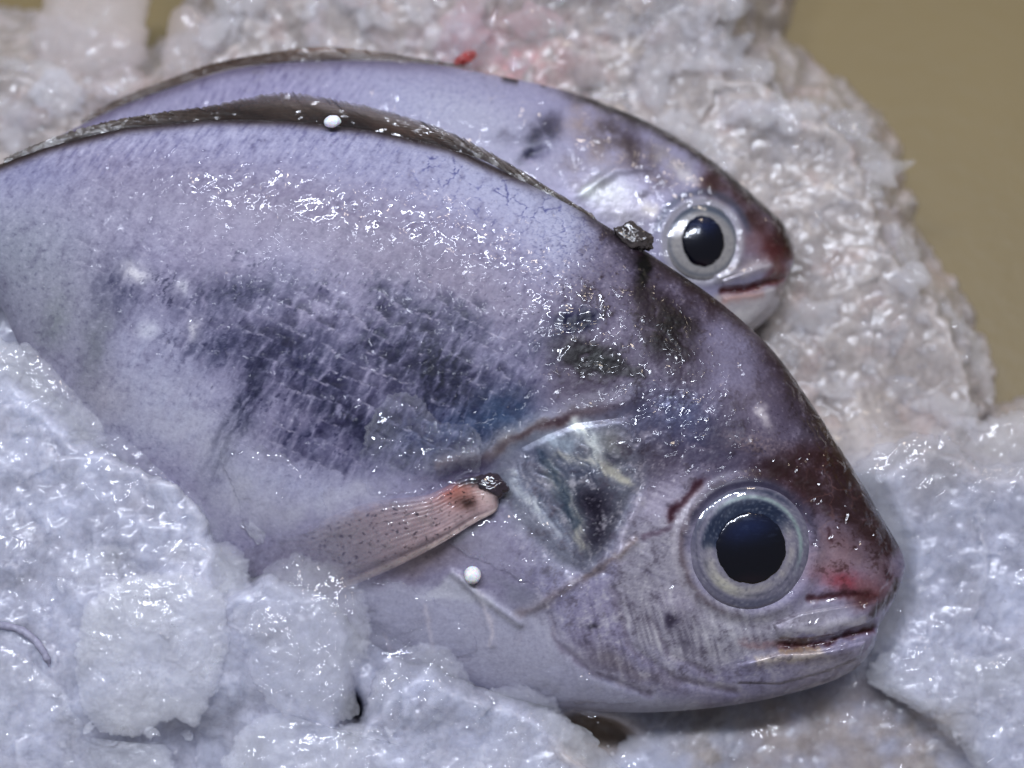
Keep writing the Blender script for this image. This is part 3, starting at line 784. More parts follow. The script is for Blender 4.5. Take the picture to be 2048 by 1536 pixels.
# dark pigment thrown over the flank in short strokes
pig = fbm(Aw0 / 9, Bw0 / 26, 806, 4, 0.65) + 0.6 * fbm(x / 60, y / 60, 807, 3)
fl_ = sstep(60, -80, poly_sd(x, y, [(180, 520), (520, 480), (1000, 560), (1110, 680), (1060, 850), (930, 930), (640, 960), (430, 900), (300, 640)]))
p.mix(0.62 * fl_ * sstep(0.25, 0.8, pig), (0.13, 0.135, 0.28))
p.mix(0.50 * fl_ * sstep(0.25, 0.8, -pig), (0.64, 0.64, 0.80))
seg_on = (_hash(np.floor(Aw / sw + 0.5 * (row % 2)).astype(np.int64), row.astype(np.int64), 0, 79) / 4294967296.0) > 0.42
sg = sstep(0.04, 0.2, fa) * sstep(0.96, 0.8, fa) * seg_on
reg2 = sstep(90, -110, poly_sd(x, y, [(480, 640), (620, 560), (780, 540), (960, 570), (1050, 700), (1040, 830), (900, 900), (700, 930), (540, 890)]))
p.mix(0.75 * reg2 * sstep(0.25, 0.9, fb) * sstep(0.25, 0.7, cellr) * sstep(2, 10, e_col) * np.clip(0.6 + 0.8 * med, 0, 1), (0.19, 0.185, 0.31))
p.mix(0.70 * reg2 * np.clip(0.55 + 0.9 * med, 0.1, 1) * np.exp(-((fb * sh - 2) / 2.2) ** 2) * sg, (0.76, 0.74, 0.86))
p.mix(0.30 * reg2 * np.exp(-(e_col / 3.0) ** 2) * lm, (0.66, 0.65, 0.80))
for (cx, cy, rx, ry, an, s) in [(480, 990, 80, 60, 0, .8), (600, 1020, 110, 40, -10, .75), (430, 890, 90, 60, 25, .5), (330, 830, 90, 70, 20, .5), (720, 985, 60, 24, -10, .5)]:
    p.blob(cx, cy, rx, ry, an, (0.72, 0.725, 0.83), s, 1.0, np.clip(0.8 + 0.6 * med, 0, 1))
for (cx, cy, rx, ry, an, c, s) in [(1345, 665, 58, 56, 20, (0.13, 0.095, 0.105), .85), (1185, 718, 62, 32, 12, (0.085, 0.065, 0.075), .95), (1155, 642, 44, 22, -20, (0.07, 0.09, 0.24), .9), (1285, 545, 16, 42, 12, (0.07, 0.055, 0.06), .9), (1300, 600, 46, 28, 35, (0.17, 0.13, 0.15), .7), (1245, 735, 50, 16, 10, (0.12, 0.10, 0.12), .7)]:
    p.blob(cx, cy, rx, ry, an, c, s, 1.8, np.clip(1.05 + 0.9 * n_a + 0.4 * n_b, 0, 1))
p.poly([(1500, 945), (1560, 905), (1640, 885), (1680, 900), (1760, 1010), (1795, 1090), (1775, 1115), (1730, 1070), (1690, 1040), (1620, 1005), (1560, 965)], 22, (0.25, 0.135, 0.125), 0.8, np.clip(0.85 + 0.7 * n_a, 0, 1))
p.mix(0.5 * ce * np.exp(-(((x - 1680) / 80) ** 2 + ((y - 985) / 70) ** 2)), (0.55, 0.40, 0.38))
p.blob(1460, 715, 62, 78, -25, (0.60, 0.59, 0.75), 0.8, 1.6, np.clip(0.9 - 0.6 * n_b, 0, 1)); p.blob(1500, 800, 60, 40, -30, (0.52, 0.49, 0.60), 0.6)
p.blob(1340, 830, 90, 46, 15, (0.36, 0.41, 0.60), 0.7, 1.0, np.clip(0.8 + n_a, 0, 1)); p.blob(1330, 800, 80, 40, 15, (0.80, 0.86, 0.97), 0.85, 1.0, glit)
p.blob(1410, 885, 80, 40, 10, (0.29, 0.30, 0.46), 0.65, 1.0, np.clip(0.8 + n_a, 0, 1)); p.blob(1505, 885, 56, 20, 10, (0.72, 0.64, 0.67), 0.7, 1.0, np.clip(0.5 + 1.5 * n_b, 0, 1)); p.blob(1530, 830, 9, 24, -25, (0.92, 0.90, 0.97), 0.8)
p.blob(1330, 995, 60, 36, -35, (0.71, 0.69, 0.82), 0.85, 1.3, np.clip(0.8 + chk, 0, 1)); p.line([(1340, 1035), (1372, 995), (1402, 965)], 9, (0.27, 0.14, 0.19), 0.7)
p.blob(1000, 830, 70, 40, -20, (0.23, 0.33, 0.50), 0.5, 1.0, np.clip(0.7 + n_a, 0, 1))
p.mix(0.38 * hd * np.clip(0.6 + 0.9 * fbm(x / 120, y / 120, 816, 3), 0, 1) * sstep(640, 720, y), (0.26, 0.22, 0.28))
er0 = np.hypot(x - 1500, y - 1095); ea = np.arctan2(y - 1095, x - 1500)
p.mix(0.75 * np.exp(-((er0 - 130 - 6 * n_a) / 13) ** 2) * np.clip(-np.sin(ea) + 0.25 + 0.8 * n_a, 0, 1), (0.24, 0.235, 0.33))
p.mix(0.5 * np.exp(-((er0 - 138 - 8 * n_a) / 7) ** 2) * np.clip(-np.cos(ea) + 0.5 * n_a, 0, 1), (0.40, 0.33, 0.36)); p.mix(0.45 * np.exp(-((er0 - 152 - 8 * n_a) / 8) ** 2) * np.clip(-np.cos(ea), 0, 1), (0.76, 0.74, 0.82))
# silk of the gill cover, its white-blue highlights painted in as pale streaks
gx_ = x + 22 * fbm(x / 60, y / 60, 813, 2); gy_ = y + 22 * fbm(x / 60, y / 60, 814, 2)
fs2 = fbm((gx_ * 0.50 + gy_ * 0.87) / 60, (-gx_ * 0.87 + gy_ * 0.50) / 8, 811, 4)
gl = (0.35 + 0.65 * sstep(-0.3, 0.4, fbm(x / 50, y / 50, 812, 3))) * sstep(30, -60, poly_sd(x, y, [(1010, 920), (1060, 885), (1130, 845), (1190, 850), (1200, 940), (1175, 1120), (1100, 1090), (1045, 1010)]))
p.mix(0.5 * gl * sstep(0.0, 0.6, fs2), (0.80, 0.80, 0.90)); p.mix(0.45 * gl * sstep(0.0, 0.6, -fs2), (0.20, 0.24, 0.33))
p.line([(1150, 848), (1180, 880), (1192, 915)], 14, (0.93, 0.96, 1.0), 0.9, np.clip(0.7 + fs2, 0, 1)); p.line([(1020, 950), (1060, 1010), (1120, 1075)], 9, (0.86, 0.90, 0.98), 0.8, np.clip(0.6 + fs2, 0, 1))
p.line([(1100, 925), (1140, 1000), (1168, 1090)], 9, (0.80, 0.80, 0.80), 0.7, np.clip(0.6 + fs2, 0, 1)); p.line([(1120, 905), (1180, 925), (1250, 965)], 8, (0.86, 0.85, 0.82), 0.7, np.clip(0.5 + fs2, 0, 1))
p.line([(1075, 905), (1120, 960), (1150, 1050)], 8, (0.20, 0.27, 0.38), 0.6)
# relief
def ridge(pts, w, h): return h * np.exp(-(seg_dist(x, y, pts) / w) ** 2)
EX, EY = 1500, 1095
er = np.hypot((x - EX) / 1.0, (y - EY) / 1.0)
rel = 1.3 * hd * n_a + 0.8 * ck * n_a + bumps_wet(x, y, 91) * (0.6 + 0.7 * sstep(0.0, 0.6, fbm(x / 90, y / 90, 92, 3)))
rel += 1.3 * np.abs(wrk) * np.exp(-(top_d / 100) ** 2) * sstep(950, 700, x)
rel += reg * lm * (0.55 * np.exp(-(e_row / 4) ** 2) + 0.3 * np.exp(-(e_col / 4) ** 2))
rel += -1.6 * e1 * vein_m + 1.0 * np.exp(-((f1b) / 0.4) ** 2) * np.exp(-(((x - 1170) / 140) ** 2 + ((y - 510) / 90) ** 2))
rel += ridge([(880, 930), (960, 915), (1040, 872), (1140, 830), (1260, 800)], 20, 5) + ridge([(1000, 905), (1060, 880), (1150, 845), (1240, 828)], 14, -2)
rel += ridge([(1000, 960), (1040, 1050), (1110, 1120), (1170, 1150)], 14, -8)
rel += ridge([(1280, 1000), (1245, 1070), (1230, 1140), (1240, 1230)], 10, 5) + ridge([(1262, 990), (1225, 1070), (1205, 1140)], 12, -7)
rel += ridge([(1270, 1085), (1170, 1150), (1060, 1220)], 9, 5)
rel += ridge([(1100, 1230), (1120, 1290), (1190, 1350), (1300, 1390)], 8, -4) + ridge([(1230, 1180), (1260, 1290), (1350, 1360), (1470, 1385)], 9, -5) + ridge([(1300, 1240), (1340, 1310), (1430, 1350)], 8, -3)
rel += ridge([(905, 1145), (960, 1190), (1040, 1248)], 8, 7) + ridge([(920, 1150), (970, 1215), (985, 1290)], 6, 4)
rel += ridge([(1560, 1292), (1610, 1294), (1670, 1281), (1745, 1258)], 9, -13) + ridge([(1560, 1262), (1660, 1250), (1735, 1225)], 15, 7) + ridge([(1500, 1325), (1600, 1312), (1690, 1300)], 13, 6)
rel += ridge([(1620, 1200), (1680, 1192), (1740, 1188)], 8, -5)
rel += -26 * sstep(117, 100, er) + 5.0 * np.exp(-((er - 132) / 12) ** 2) - 3.0 * np.exp(-((er - 158) / 12) ** 2)
rel += 2.6 * fs2 * gl + 0.9 * n_b * (0.4 * hd + 0.25 * ck) + 1.3 * str_ * lowc
rel += 1.4 * chk * np.exp(-(((x - 1290) / 80) ** 2 + ((y - 1090) / 120) ** 2)) + 1.2 * fib * np.exp(-(((x - 1110) / 90) ** 2 + ((y - 1000) / 110) ** 2))
rel += 5 * np.exp(-(((x - 1350) / 34) ** 2 + ((y - 1215) / 24) ** 2)) + 4 * np.exp(-(((x - 1500) / 50) ** 2 + ((y - 885) / 20) ** 2))
rel += 4 * np.exp(-((top_d - 30) / 14) ** 2) * sstep(1230, 1300, x) * fbm(x / 20, y / 20, 95, 3)
wet_ = np.exp(-(seg_dist(x, y, [(380, 345), (560, 375), (720, 418), (900, 450), (1000, 495), (1060, 540), (1110, 610), (1170, 660)]) / 40) ** 2)
rel += wet_ * (1.9 * fbm(x / 24, y / 24, 96, 2) + 2.2 * np.abs(fbm(x / 34, y / 34, 97, 2)))
F.relief(rel)

# gloss and silver
p.r[:] = 0.40 + 0.08 * med
silver = 0.8 * sstep(30, -50, poly_sd(x, y, [(1000, 920), (1150, 835), (1280, 825), (1310, 900), (1240, 1060), (1170, 1140), (1060, 1060)]))
silver = np.maximum(silver, 0.7 * np.exp(-(((x - 1330) / 90) ** 2 + ((y - 815) / 50) ** 2)))
silver = np.maximum(silver, 0.6 * np.exp(-(seg_dist(x, y, [(1560, 1262), (1660, 1250), (1730, 1235)]) / 18) ** 2))
silver = np.maximum(silver, 0.6 * np.exp(-(seg_dist(x, y, [(1510, 1322), (1600, 1312), (1650, 1306)]) / 16) ** 2))
silver = np.maximum(silver, 0.6 * np.exp(-(seg_dist(x, y, [(880, 1165), (960, 1195), (1040, 1248)]) / 16) ** 2))
silver = np.maximum(silver, 0.35 * sstep(40, -40, poly_sd(x, y, [(1390, 950), (1245, 1075), (1225, 1180), (1300, 1300), (1500, 1340), (1640, 1230), (1400, 1180), (1370, 1090)])))
p.m = 0.55 * silver * np.clip(0.7 + 0.6 * fine, 0, 1)
p.r -= 0.10 * silver
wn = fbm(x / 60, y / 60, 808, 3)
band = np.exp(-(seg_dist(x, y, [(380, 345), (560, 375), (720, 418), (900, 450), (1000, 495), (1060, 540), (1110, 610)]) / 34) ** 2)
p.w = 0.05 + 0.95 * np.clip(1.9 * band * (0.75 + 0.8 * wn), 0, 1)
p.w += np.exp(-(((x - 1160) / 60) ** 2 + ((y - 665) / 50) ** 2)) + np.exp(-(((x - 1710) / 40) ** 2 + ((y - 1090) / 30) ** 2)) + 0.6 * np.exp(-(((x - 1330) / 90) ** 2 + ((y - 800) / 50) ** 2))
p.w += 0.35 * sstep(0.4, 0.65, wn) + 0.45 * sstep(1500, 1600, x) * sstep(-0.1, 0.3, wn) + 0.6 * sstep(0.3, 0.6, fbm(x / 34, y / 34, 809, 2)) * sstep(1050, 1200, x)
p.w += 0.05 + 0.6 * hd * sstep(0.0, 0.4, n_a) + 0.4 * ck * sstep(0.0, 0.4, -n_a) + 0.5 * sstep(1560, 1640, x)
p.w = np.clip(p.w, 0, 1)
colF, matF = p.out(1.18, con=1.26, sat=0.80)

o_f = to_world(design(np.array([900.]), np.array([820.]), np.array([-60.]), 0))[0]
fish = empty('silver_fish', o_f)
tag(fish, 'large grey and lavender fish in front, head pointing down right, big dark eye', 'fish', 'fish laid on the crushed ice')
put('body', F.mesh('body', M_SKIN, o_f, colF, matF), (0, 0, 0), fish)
GILL = [(1035, 890), (1090, 862), (1150, 838), (1255, 825), (1300, 880), (1290, 975), (1245, 1050), (1205, 1110), (1165, 1135), (1110, 1105), (1055, 1040), (1015, 965)]
put('gill_cover', F.patch('gill_cover', M_SKIN, o_f, colF, matF, GILL, 3, 22), (0, 0, 0), fish)
UJ = [(1540, 1245), (1600, 1222), (1680, 1208), (1760, 1195), (1755, 1235), (1735, 1252), (1670, 1272), (1610, 1284), (1555, 1280)]
put('upper_jaw', F.patch('upper_jaw', M_SKIN, o_f, colF, matF, UJ, 5, 9), (0, 0, 0), fish)
LJ = [(1470, 1325), (1560, 1300), (1640, 1298), (1700, 1285), (1736, 1278), (1722, 1318), (1660, 1345), (1560, 1372), (1470, 1370)]
put('lower_jaw', F.patch('lower_jaw', M_SKIN, o_f, colF, matF, LJ, 5, 9), (0, 0, 0), fish)

def eye_paint_f(px, py, r, ph):
    q = Paint(px, py, (0.525, 0.51, 0.60), 200, 9, 25)
    an = fbm(3 * np.cos(ph) + 5, 3 * np.sin(ph), 202, 4); an2 = fbm(8 * np.cos(ph), 8 * np.sin(ph) + 3 * r, 203, 3)
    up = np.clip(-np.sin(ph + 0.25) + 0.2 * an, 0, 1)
    cre = np.exp(-((r - 0.66) / 0.075) ** 2)
    q.mix(0.9 * cre * np.clip(0.75 + 0.8 * an, 0, 1), (0.70, 0.675, 0.70))
    q.mix(0.8 * np.exp(-((r - 0.765 - 0.02 * an) / 0.022) ** 2) * np.clip(0.6 + an + 0.5 * an2, 0, 1), (0.30, 0.30, 0.38))
    q.mix(0.6 * np.exp(-((r - 0.875) / 0.018) ** 2) * np.clip(0.5 + an2 + np.clip(-np.cos(ph), 0, 1), 0, 1), (0.40, 0.39, 0.47))
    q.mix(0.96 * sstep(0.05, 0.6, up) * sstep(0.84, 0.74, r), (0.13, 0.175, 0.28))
    q.mix(0.9 * sstep(0.0, 0.6, np.clip(-np.sin(ph - 0.6), 0, 1)) * np.exp(-((r - 0.82) / 0.035) ** 2), (0.62, 0.70, 0.71))
    q.mix(0.85 * sstep(0.2, 0.8, up) * np.exp(-((r - 0.93) / 0.045) ** 2), (0.17, 0.20, 0.30))  # bluish shade along the top of the eye, painted into the colour
    q.mix(0.8 * np.exp(-(((ph - 2.2) / 0.55) ** 2)) * sstep(0.62, 0.7, r) * sstep(0.86, 0.78, r), (0.78, 0.76, 0.72))
    q.mix(0.5 * np.exp(-(((ph - 1.5) / 0.5) ** 2)) * sstep(0.80, 0.9, r), (0.34, 0.36, 0.47))
    q.mix(0.8 * sstep(0.90, 1.0, r) * np.clip(0.7 + an, 0, 1), (0.50, 0.48, 0.57))
    q.mix(0.35 * sstep(0, 0.8, fbm(px / 6, py / 6, 9, 2)), (0.80, 0.79, 0.82)); q.mix(0.35 * sstep(0, 0.8, -fbm(px / 9, py / 9, 10, 2)), (0.28, 0.28, 0.35))
    q.r[:] = 0.30; q.m[:] = 0.08
    q.mix(0.35 * sstep(0.72, 0.9, r) * np.clip(0.6 + an, 0, 1), (0.42, 0.41, 0.50))
    return q.out(1.12, (1.06, 1.05, 0.93), con=1.1)
tx_, ty_, zs = skin_tilt(F, EX, EY, 118, 150)
# fit apparent centre at that depth
eye_parts(fish, o_f, 1024 + (EX - 1024) * (DU - zs) / DU, 768 + (EY - 768) * (DU - zs) / DU, zs - 2, 0.0, 121, 68, 69, 24, eye_paint_f, (tx_, ty_), 0.09)

# --- fins: strip between two polylines
def strip(inner, outer, zin, zout, nu, nv, zref, thick, ray_n, ray_h, seed, slant=0.0, jag=0.0):
    a = spline(inner, nu); b = spline(outer, nu)
    u = np.linspace(0, 1, nu)
    w = np.linspace(0, 1, nv)
    if jag:
        b = b + (jag * fbm(u * 160, u * 0, seed, 3, 0.7))[:, None] * np.array([0.2, -1.0])
    Pm = a[:, None] * (1 - w[None, :, None]) + b[:, None] * w[None, :, None]
    zi = np.interp(u, np.linspace(0, 1, len(zin)), zin); zo = np.interp(u, np.linspace(0, 1, len(zout)), zout)
    z = zi[:, None] * (1 - w[None]) + zo[:, None] * w[None]
    ph = (u[:, None] + slant * w[None]) * ray_n
    ray = np.cos(2 * math.pi * ph)
    z = z + ray_h * ray * np.sin(math.pi * np.clip(w[None] * 0.9 + 0.1, 0, 1)) + 0.7 * fbm(u[:, None] * 26 + 0 * w[None], w[None] * 2 + 0 * u[:, None], seed + 2, 2)
    px, py = Pm[..., 0].ravel(), Pm[..., 1].ravel()
    z = z.ravel()
    top = design(px, py, z, zref); bot = top.copy(); bot[:, 2] -= thick
    n_ = len(top)
    f = grid_faces(nu, nv); fb = grid_faces(nu, nv, n_, flip=True)
    # rim joining both sheets
    def rim(i, flip):
        i = np.asarray(i); q = np.stack([i[:-1], i[1:], i[1:] + n_, i[:-1] + n_], 1)
        return q[:, ::-1] if flip else q
    rims = [rim(np.arange(nv), True), rim(np.arange(nv) + (nu - 1) * nv, False), rim(np.arange(nu) * nv, False), rim(np.arange(nu) * nv + nv - 1, True)]
    return np.vstack([top, bot]), np.vstack([f, fb] + rims), np.tile(px, 2), np.tile(py, 2), np.tile(np.repeat(u[:, None], nv, 1).ravel(), 2), np.tile(np.repeat(w[None], nu, 0).ravel(), 2), np.tile(ray.ravel(), 2)

inner = [(10, 335), (100, 300), (220, 268), (350, 252), (480, 248), (600, 254), (720, 268), (850, 292), (960, 320), (1060, 374), (1150, 420), (1200, 450)]
outer = [(10, 318), (90, 284), (193, 251), (300, 231), (420, 215), (560, 189), (660, 200), (780, 226), (890, 262), (990, 312), (1080, 366), (1185, 428)]
vt, fc, px, py, u, w, ray = strip(inner, outer, [14, 18, 20, 20, 20, 18, 14, 10], [10, 16, 22, 26, 26, 20, 12, 5], 420, 26, 0.0, 3, 18, 0.3, 301, 0.8, 6.0)
q = Paint(px, py, (0.27, 0.235, 0.225), 310, 5, 30)
fs = fbm(u * 46 + w * 5, w * 2.0, 311, 4, 0.6)
q.mix(0.85 * sstep(0.45, 0.75, w + 0.10 * fs) * sstep(0.32, 0.55, u), (0.52, 0.485, 0.50))
q.mix(0.35 * sstep(0.5, 0.9, w + 0.2 * fs) * sstep(0.4, 0.2, u), (0.43, 0.40, 0.38))
q.mix(0.75 * sstep(0.45, 0.15, w + 0.12 * fs), (0.155, 0.125, 0.13))
q.mix(0.22 * sstep(0.1, 0.8, fs), (0.48, 0.43, 0.41)); q.mix(0.22 * sstep(0.1, 0.8, -fs), (0.13, 0.11, 0.11))
q.mix(0.5 * np.exp(-((w - 0.97) / 0.05) ** 2), (0.60, 0.58, 0.60))
q.mix(0.5 * sstep(0.0, 0.6, fbm(px / 14, py / 9, 313, 3)) * sstep(0.55, 0.2, u), (0.14, 0.12, 0.12))
q.blob(700, 250, 60, 14, 10, (0.11, 0.09, 0.10), 0.8); q.blob(480, 230, 70, 10, 0, (0.14, 0.12, 0.12), 0.7); q.blob(800, 262, 60, 10, 12, (0.33, 0.26, 0.24), 0.6)
q.r[:] = 0.32
c, m = q.out(1.15)
c = np.hstack([c, np.clip(1 - 0.45 * sstep(0.45, 1.0, w) * sstep(0.25, 0.5, u) - 0.4 * sstep(0.9, 1.0, w + 0.1 * fs), 0.1, 1)[:, None]])
put('dorsal_fin', build_mesh('dorsal_fin', to_world(vt), fc, M_FIN, o_f, c, m), (0, 0, 0), fish)

# pectoral fin, folded back over the belly
up_e = [(1000, 975), (985, 955), (930, 952), (860, 985), (740, 1003), (620, 1050), (520, 1085), (440, 1120)]
lo_e = [(1000, 985), (992, 1018), (950, 1042), (880, 1085), (790, 1132), (690, 1176), (590, 1215), (490, 1245)]
zb = [F.height_at(*t) for t in up_e]; zl = [F.height_at(*t) for t in lo_e]
zin = [a + b for a, b in zip(zb, [3, 18, 22, 22, 22, 24, 24, 22])]; zout = [a + b for a, b in zip(zl, [3, 16, 26, 34, 38, 40, 42, 42])]
vt, fc, px, py, u, w, ray = strip(up_e, lo_e, zin, zout, 300, 90, 120.0, 5, 0.001, 0, 321)
wd = np.cos(2 * math.pi * w * 13) * sstep(0.12, 0.4, u)
wd = wd * (0.55 + 0.8 * fbm(u * 5, w * 9, 322, 3)) + 0.5 * fbm(u * 8, w * 40, 323, 3)
vt[:, 2] += 0.5 * wd + 10 * np.exp(-((u - 0.08) / 0.08) ** 2) * np.sin(math.pi * w) + 6 * np.sin(math.pi * w) * (1 - u)
q = Paint(px, py, (0.70, 0.615, 0.67), 330, 8, 40)
q.mix(0.8 * sstep(0.4, 0.7, u), (0.56, 0.52, 0.57)); q.mix(0.9 * sstep(0.55, 0.85, u), (0.56, 0.57, 0.62)); q.mix(0.5 * sstep(0.88, 1.0, u), (0.58, 0.60, 0.54))
q.mix(0.25 * sstep(0.2, 1, wd), (0.80, 0.74, 0.76)); q.mix(0.22 * sstep(0.2, 1, -wd), (0.46, 0.40, 0.42))
q.mix(0.5 * sstep(0.1, 0.6, fbm(px / 50, py / 30, 331, 3)) * sstep(0.3, 0.6, u), (0.44, 0.42, 0.42)); q.mix(0.6 * np.exp(-((w - 0.86) / 0.05) ** 2) * sstep(0.1, 0.3, u), (0.34, 0.30, 0.34)); q.mix(0.6 * np.exp(-((w - 0.95) / 0.04) ** 2), (0.80, 0.75, 0.76))
q.blob(905, 975, 40, 26, -10, (0.68, 0.33, 0.28), 0.75); q.blob(930, 990, 30, 22, 0, (0.60, 0.42, 0.40), 0.6)
q.blob(972, 985, 22, 18, 20, (0.74, 0.66, 0.68), 0.8)
q.blob(935, 1003, 18, 10, 20, (0.14, 0.08, 0.08), 0.85)
q.line([(925, 955), (985, 958), (1000, 985)], 13, (0.07, 0.05, 0.07), 0.97)
spx = px + 5 * fbm(px / 9, py / 9, 332, 2); spy = py + 5 * fbm(px / 9, py / 9, 333, 2)
s1 = voro(spx / 13, spy / 9, 21, 1.0); sm = sstep(0.24, 0.12, s1[0]) * (s1[2] > 0.5)
dens = np.exp(-(((px - 760) / 130) ** 2 + ((py - 1060) / 60) ** 2)) + 0.5 * np.exp(-(((px - 620) / 110) ** 2 + ((py - 1110) / 50) ** 2)) + 0.5 * np.exp(-(((px - 920) / 50) ** 2 + ((py - 980) / 30) ** 2))
q.mix(0.95 * sm * np.clip(dens * 1.7, 0, 1), (0.13, 0.075, 0.09))
q.r[:] = 0.30; q.w[:] = 0.8
c, m = q.out(1.6)
an_ = fbm(px / 26, py / 26, 335, 4)
al = 1 - 0.66 * sstep(0.18, 0.55, u + 0.14 * an_) - 0.26 * sstep(0.55, 0.85, u)
al = al * (0.25 + 0.75 * sstep(0.0, 0.16, w + 0.10 * an_ * sstep(0.1, 0.3, u) + 0.2 * sstep(0.12, 0.0, u))) * (0.5 + 0.5 * sstep(1.0, 0.93, w + 0.04 * an_))
c = np.hstack([c, np.clip(al, 0.03, 1)[:, None]])
put('pectoral_fin', build_mesh('pectoral_fin', to_world(vt), fc, M_FIN, o_f, c, m), (0, 0, 0), fish)

# crumpled flap of dark skin standing on the back
def lump(cx, cy, z, rx, ry, rz, seed, res=24, amp=0.35, freq=2.0, zref=0.0, ang=0, cuts=0):
    nu, nv = res * 2, res
    ph = np.linspace(0, 2 * math.pi, nu, endpoint=False); th = np.linspace(0.001, math.pi - 0.001, nv)
    P_, T_ = np.meshgrid(ph, th, indexing='ij')
    X = np.cos(P_) * np.sin(T_); Y = np.sin(P_) * np.sin(T_); Z = np.cos(T_)
    d = 1 + amp * noise3(X * freq, Y * freq, Z * freq, seed) + 0.5 * amp * noise3(X * freq * 2.3, Y * freq * 2.3, Z * freq * 2.3, seed + 3) + 0.25 * amp * noise3(X * freq * 5, Y * freq * 5, Z * freq * 5, seed + 6)
    if cuts:                       # broken faces: cut the ball with random planes
        rs = np.random.RandomState(seed)
        for _ in range(cuts):
            nn = rs.normal(size=3); nn /= np.linalg.norm(nn)
            dot = X * nn[0] + Y * nn[1] + Z * nn[2]
            lim = rs.uniform(0.45, 0.85)
            d = np.where(dot > 0.05, np.minimum(d, lim / np.maximum(dot, 0.05) + 0.05 * noise3(X * 4, Y * 4, Z * 4, seed + 30)), d)
    a = math.radians(ang)
    xx = X * d * rx; yy = Y * d * ry
    k = (DU - zref) / DU
    out = np.stack([(cx - 1024 + xx * math.cos(a) - yy * math.sin(a)) * k, (768 - cy + xx * math.sin(a) + yy * math.cos(a)) * k, z + Z * d * rz], -1).reshape(-1, 3)
    return out, grid_faces(nu, nv, wrap_u=True, flip=True)
vt, fc = lump(1268, 478, 26, 38, 24, 18, 5, 40, 0.34, 1.8, 0, -30)
jv, jf = lump(984, 968, F.height_at(984, 968) + 13, 33, 22, 16, 9, 28, 0.25, 1.6, 120.0, -25)
put('fin_joint', build_mesh('fin_joint', to_world(jv), jf, M_JOINT, o_f), (0, 0, 0), fish)
put('skin_flap', build_mesh('skin_flap', to_world(vt), fc, M_FLAP, o_f), (0, 0, 0), fish)

# ------------------------------------------------------------------ BACK FISH
ZB = -250.0
pairs_b = [((1588, 510), (1588, 510)), ((1586, 490), (1584, 535)), ((1566, 447), (1570, 570)), ((1545, 423), (1562, 592)), ((1510, 392), (1545, 628)), ((1450, 340), (1495, 668)),
           ((1380, 290), (1400, 720)), ((1300, 246), (1270, 760)), ((1200, 204), (1140, 790)), ((1110, 176), (1010, 790)), ((1000, 152), (870, 760)), ((850, 127), (700, 700)),
           ((700, 121), (560, 620)), ((560, 126), (440, 530)), ((450, 142), (350, 450)), ((340, 177), (270, 380)), ((230, 218), (200, 320)), ((140, 262), (130, 300)), ((60, 300), (60, 318))]
thick_b = [0, 22, 44, 56, 74, 96, 112, 124, 132, 136, 138, 136, 128, 114, 96, 74, 50, 26, 12]
G = Body(pairs_b, thick_b, ZB, 560, 250, 0.3)
x, y, V = G.ax, G.ay, G.V
p = Paint(x, y, (0.60, 0.595, 0.76), 410, 12, 45)
big = fbm(x / 150, y / 150, 431, 4); med = fbm(x / 40, y / 40, 432, 4); fine = fbm(x / 11, y / 11, 433, 3, 0.6)
top_d = seg_dist(x, y, [(a, b) for (a, b), _ in pairs_b[1:]])
wrk = fbm((x * 0.85 + y * 0.5) / 9, (-x * 0.5 + y * 0.85) / 34, 436, 3, 0.5)
tx = np.clip(0.7 + 0.9 * med + 0.3 * fine, 0, 1)
p.mix(0.4 * sstep(-0.4, 0.6, big), (0.57, 0.55, 0.70))
p.blob(600, 180, 300, 50, 3, (0.58, 0.57, 0.76), 0.7); p.blob(860, 215, 200, 55, 12, (0.665, 0.68, 0.84), 0.8); p.blob(960, 240, 120, 50, 20, (0.66, 0.67, 0.80), 0.6)
p.mix(0.45 * sstep(0, 0.8, wrk) * sstep(820, 650, x), (0.74, 0.73, 0.90)); p.mix(0.5 * sstep(0, 0.8, -wrk) * sstep(820, 650, x), (0.38, 0.36, 0.55))
f1, f2, cid = voro(p.x / 18, p.y / 18, 58); e1 = np.exp(-((f2 - f1) / 0.07) ** 2)
p.mix(0.4 * e1 * np.exp(-(((x - 880) / 150) ** 2 + ((y - 190) / 50) ** 2)), (0.40, 0.40, 0.62))
p.mix(0.6 * np.exp(-(top_d / 14) ** 2) * sstep(950, 850, x), (0.38, 0.35, 0.48))
for (cx, cy, rx, ry, an, c, s) in [(1080, 265, 40, 30, -20, (0.18, 0.18, 0.28), .85), (1110, 240, 20, 30, 20, (0.24, 0.23, 0.34), .6), (1060, 310, 26, 12, -20, (0.10, 0.11, 0.20), .85), (1010, 275, 26, 18, 0, (0.34, 0.33, 0.44), .5),
                                   (1210, 270, 46, 36, 20, (0.25, 0.21, 0.22), .75), (1270, 300, 50, 30, 30, (0.21, 0.165, 0.20), .8), (1310, 350, 46, 24, 30, (0.30, 0.25, 0.29), .6), (1150, 330, 40, 26, 0, (0.43, 0.38, 0.44), .6),
                                   (1290, 390, 18, 10, -20, (0.14, 0.11, 0.14), .8), (1180, 370, 40, 20, 0, (0.36, 0.31, 0.38), .6), (1340, 270, 30, 16, 30, (0.17, 0.13, 0.12), .7)]:
    p.blob(cx, cy, rx, ry, an, c, s, 1.2, tx)
p.blob(1165, 235, 30, 34, 40, (0.64, 0.56, 0.55), 0.7, 1.0, tx); p.blob(1205, 310, 40, 24, 20, (0.60, 0.54, 0.56), 0.6, 1.0, tx); p.blob(1340, 325, 50, 22, 30, (0.62, 0.59, 0.60), 0.75, 1.0, tx)
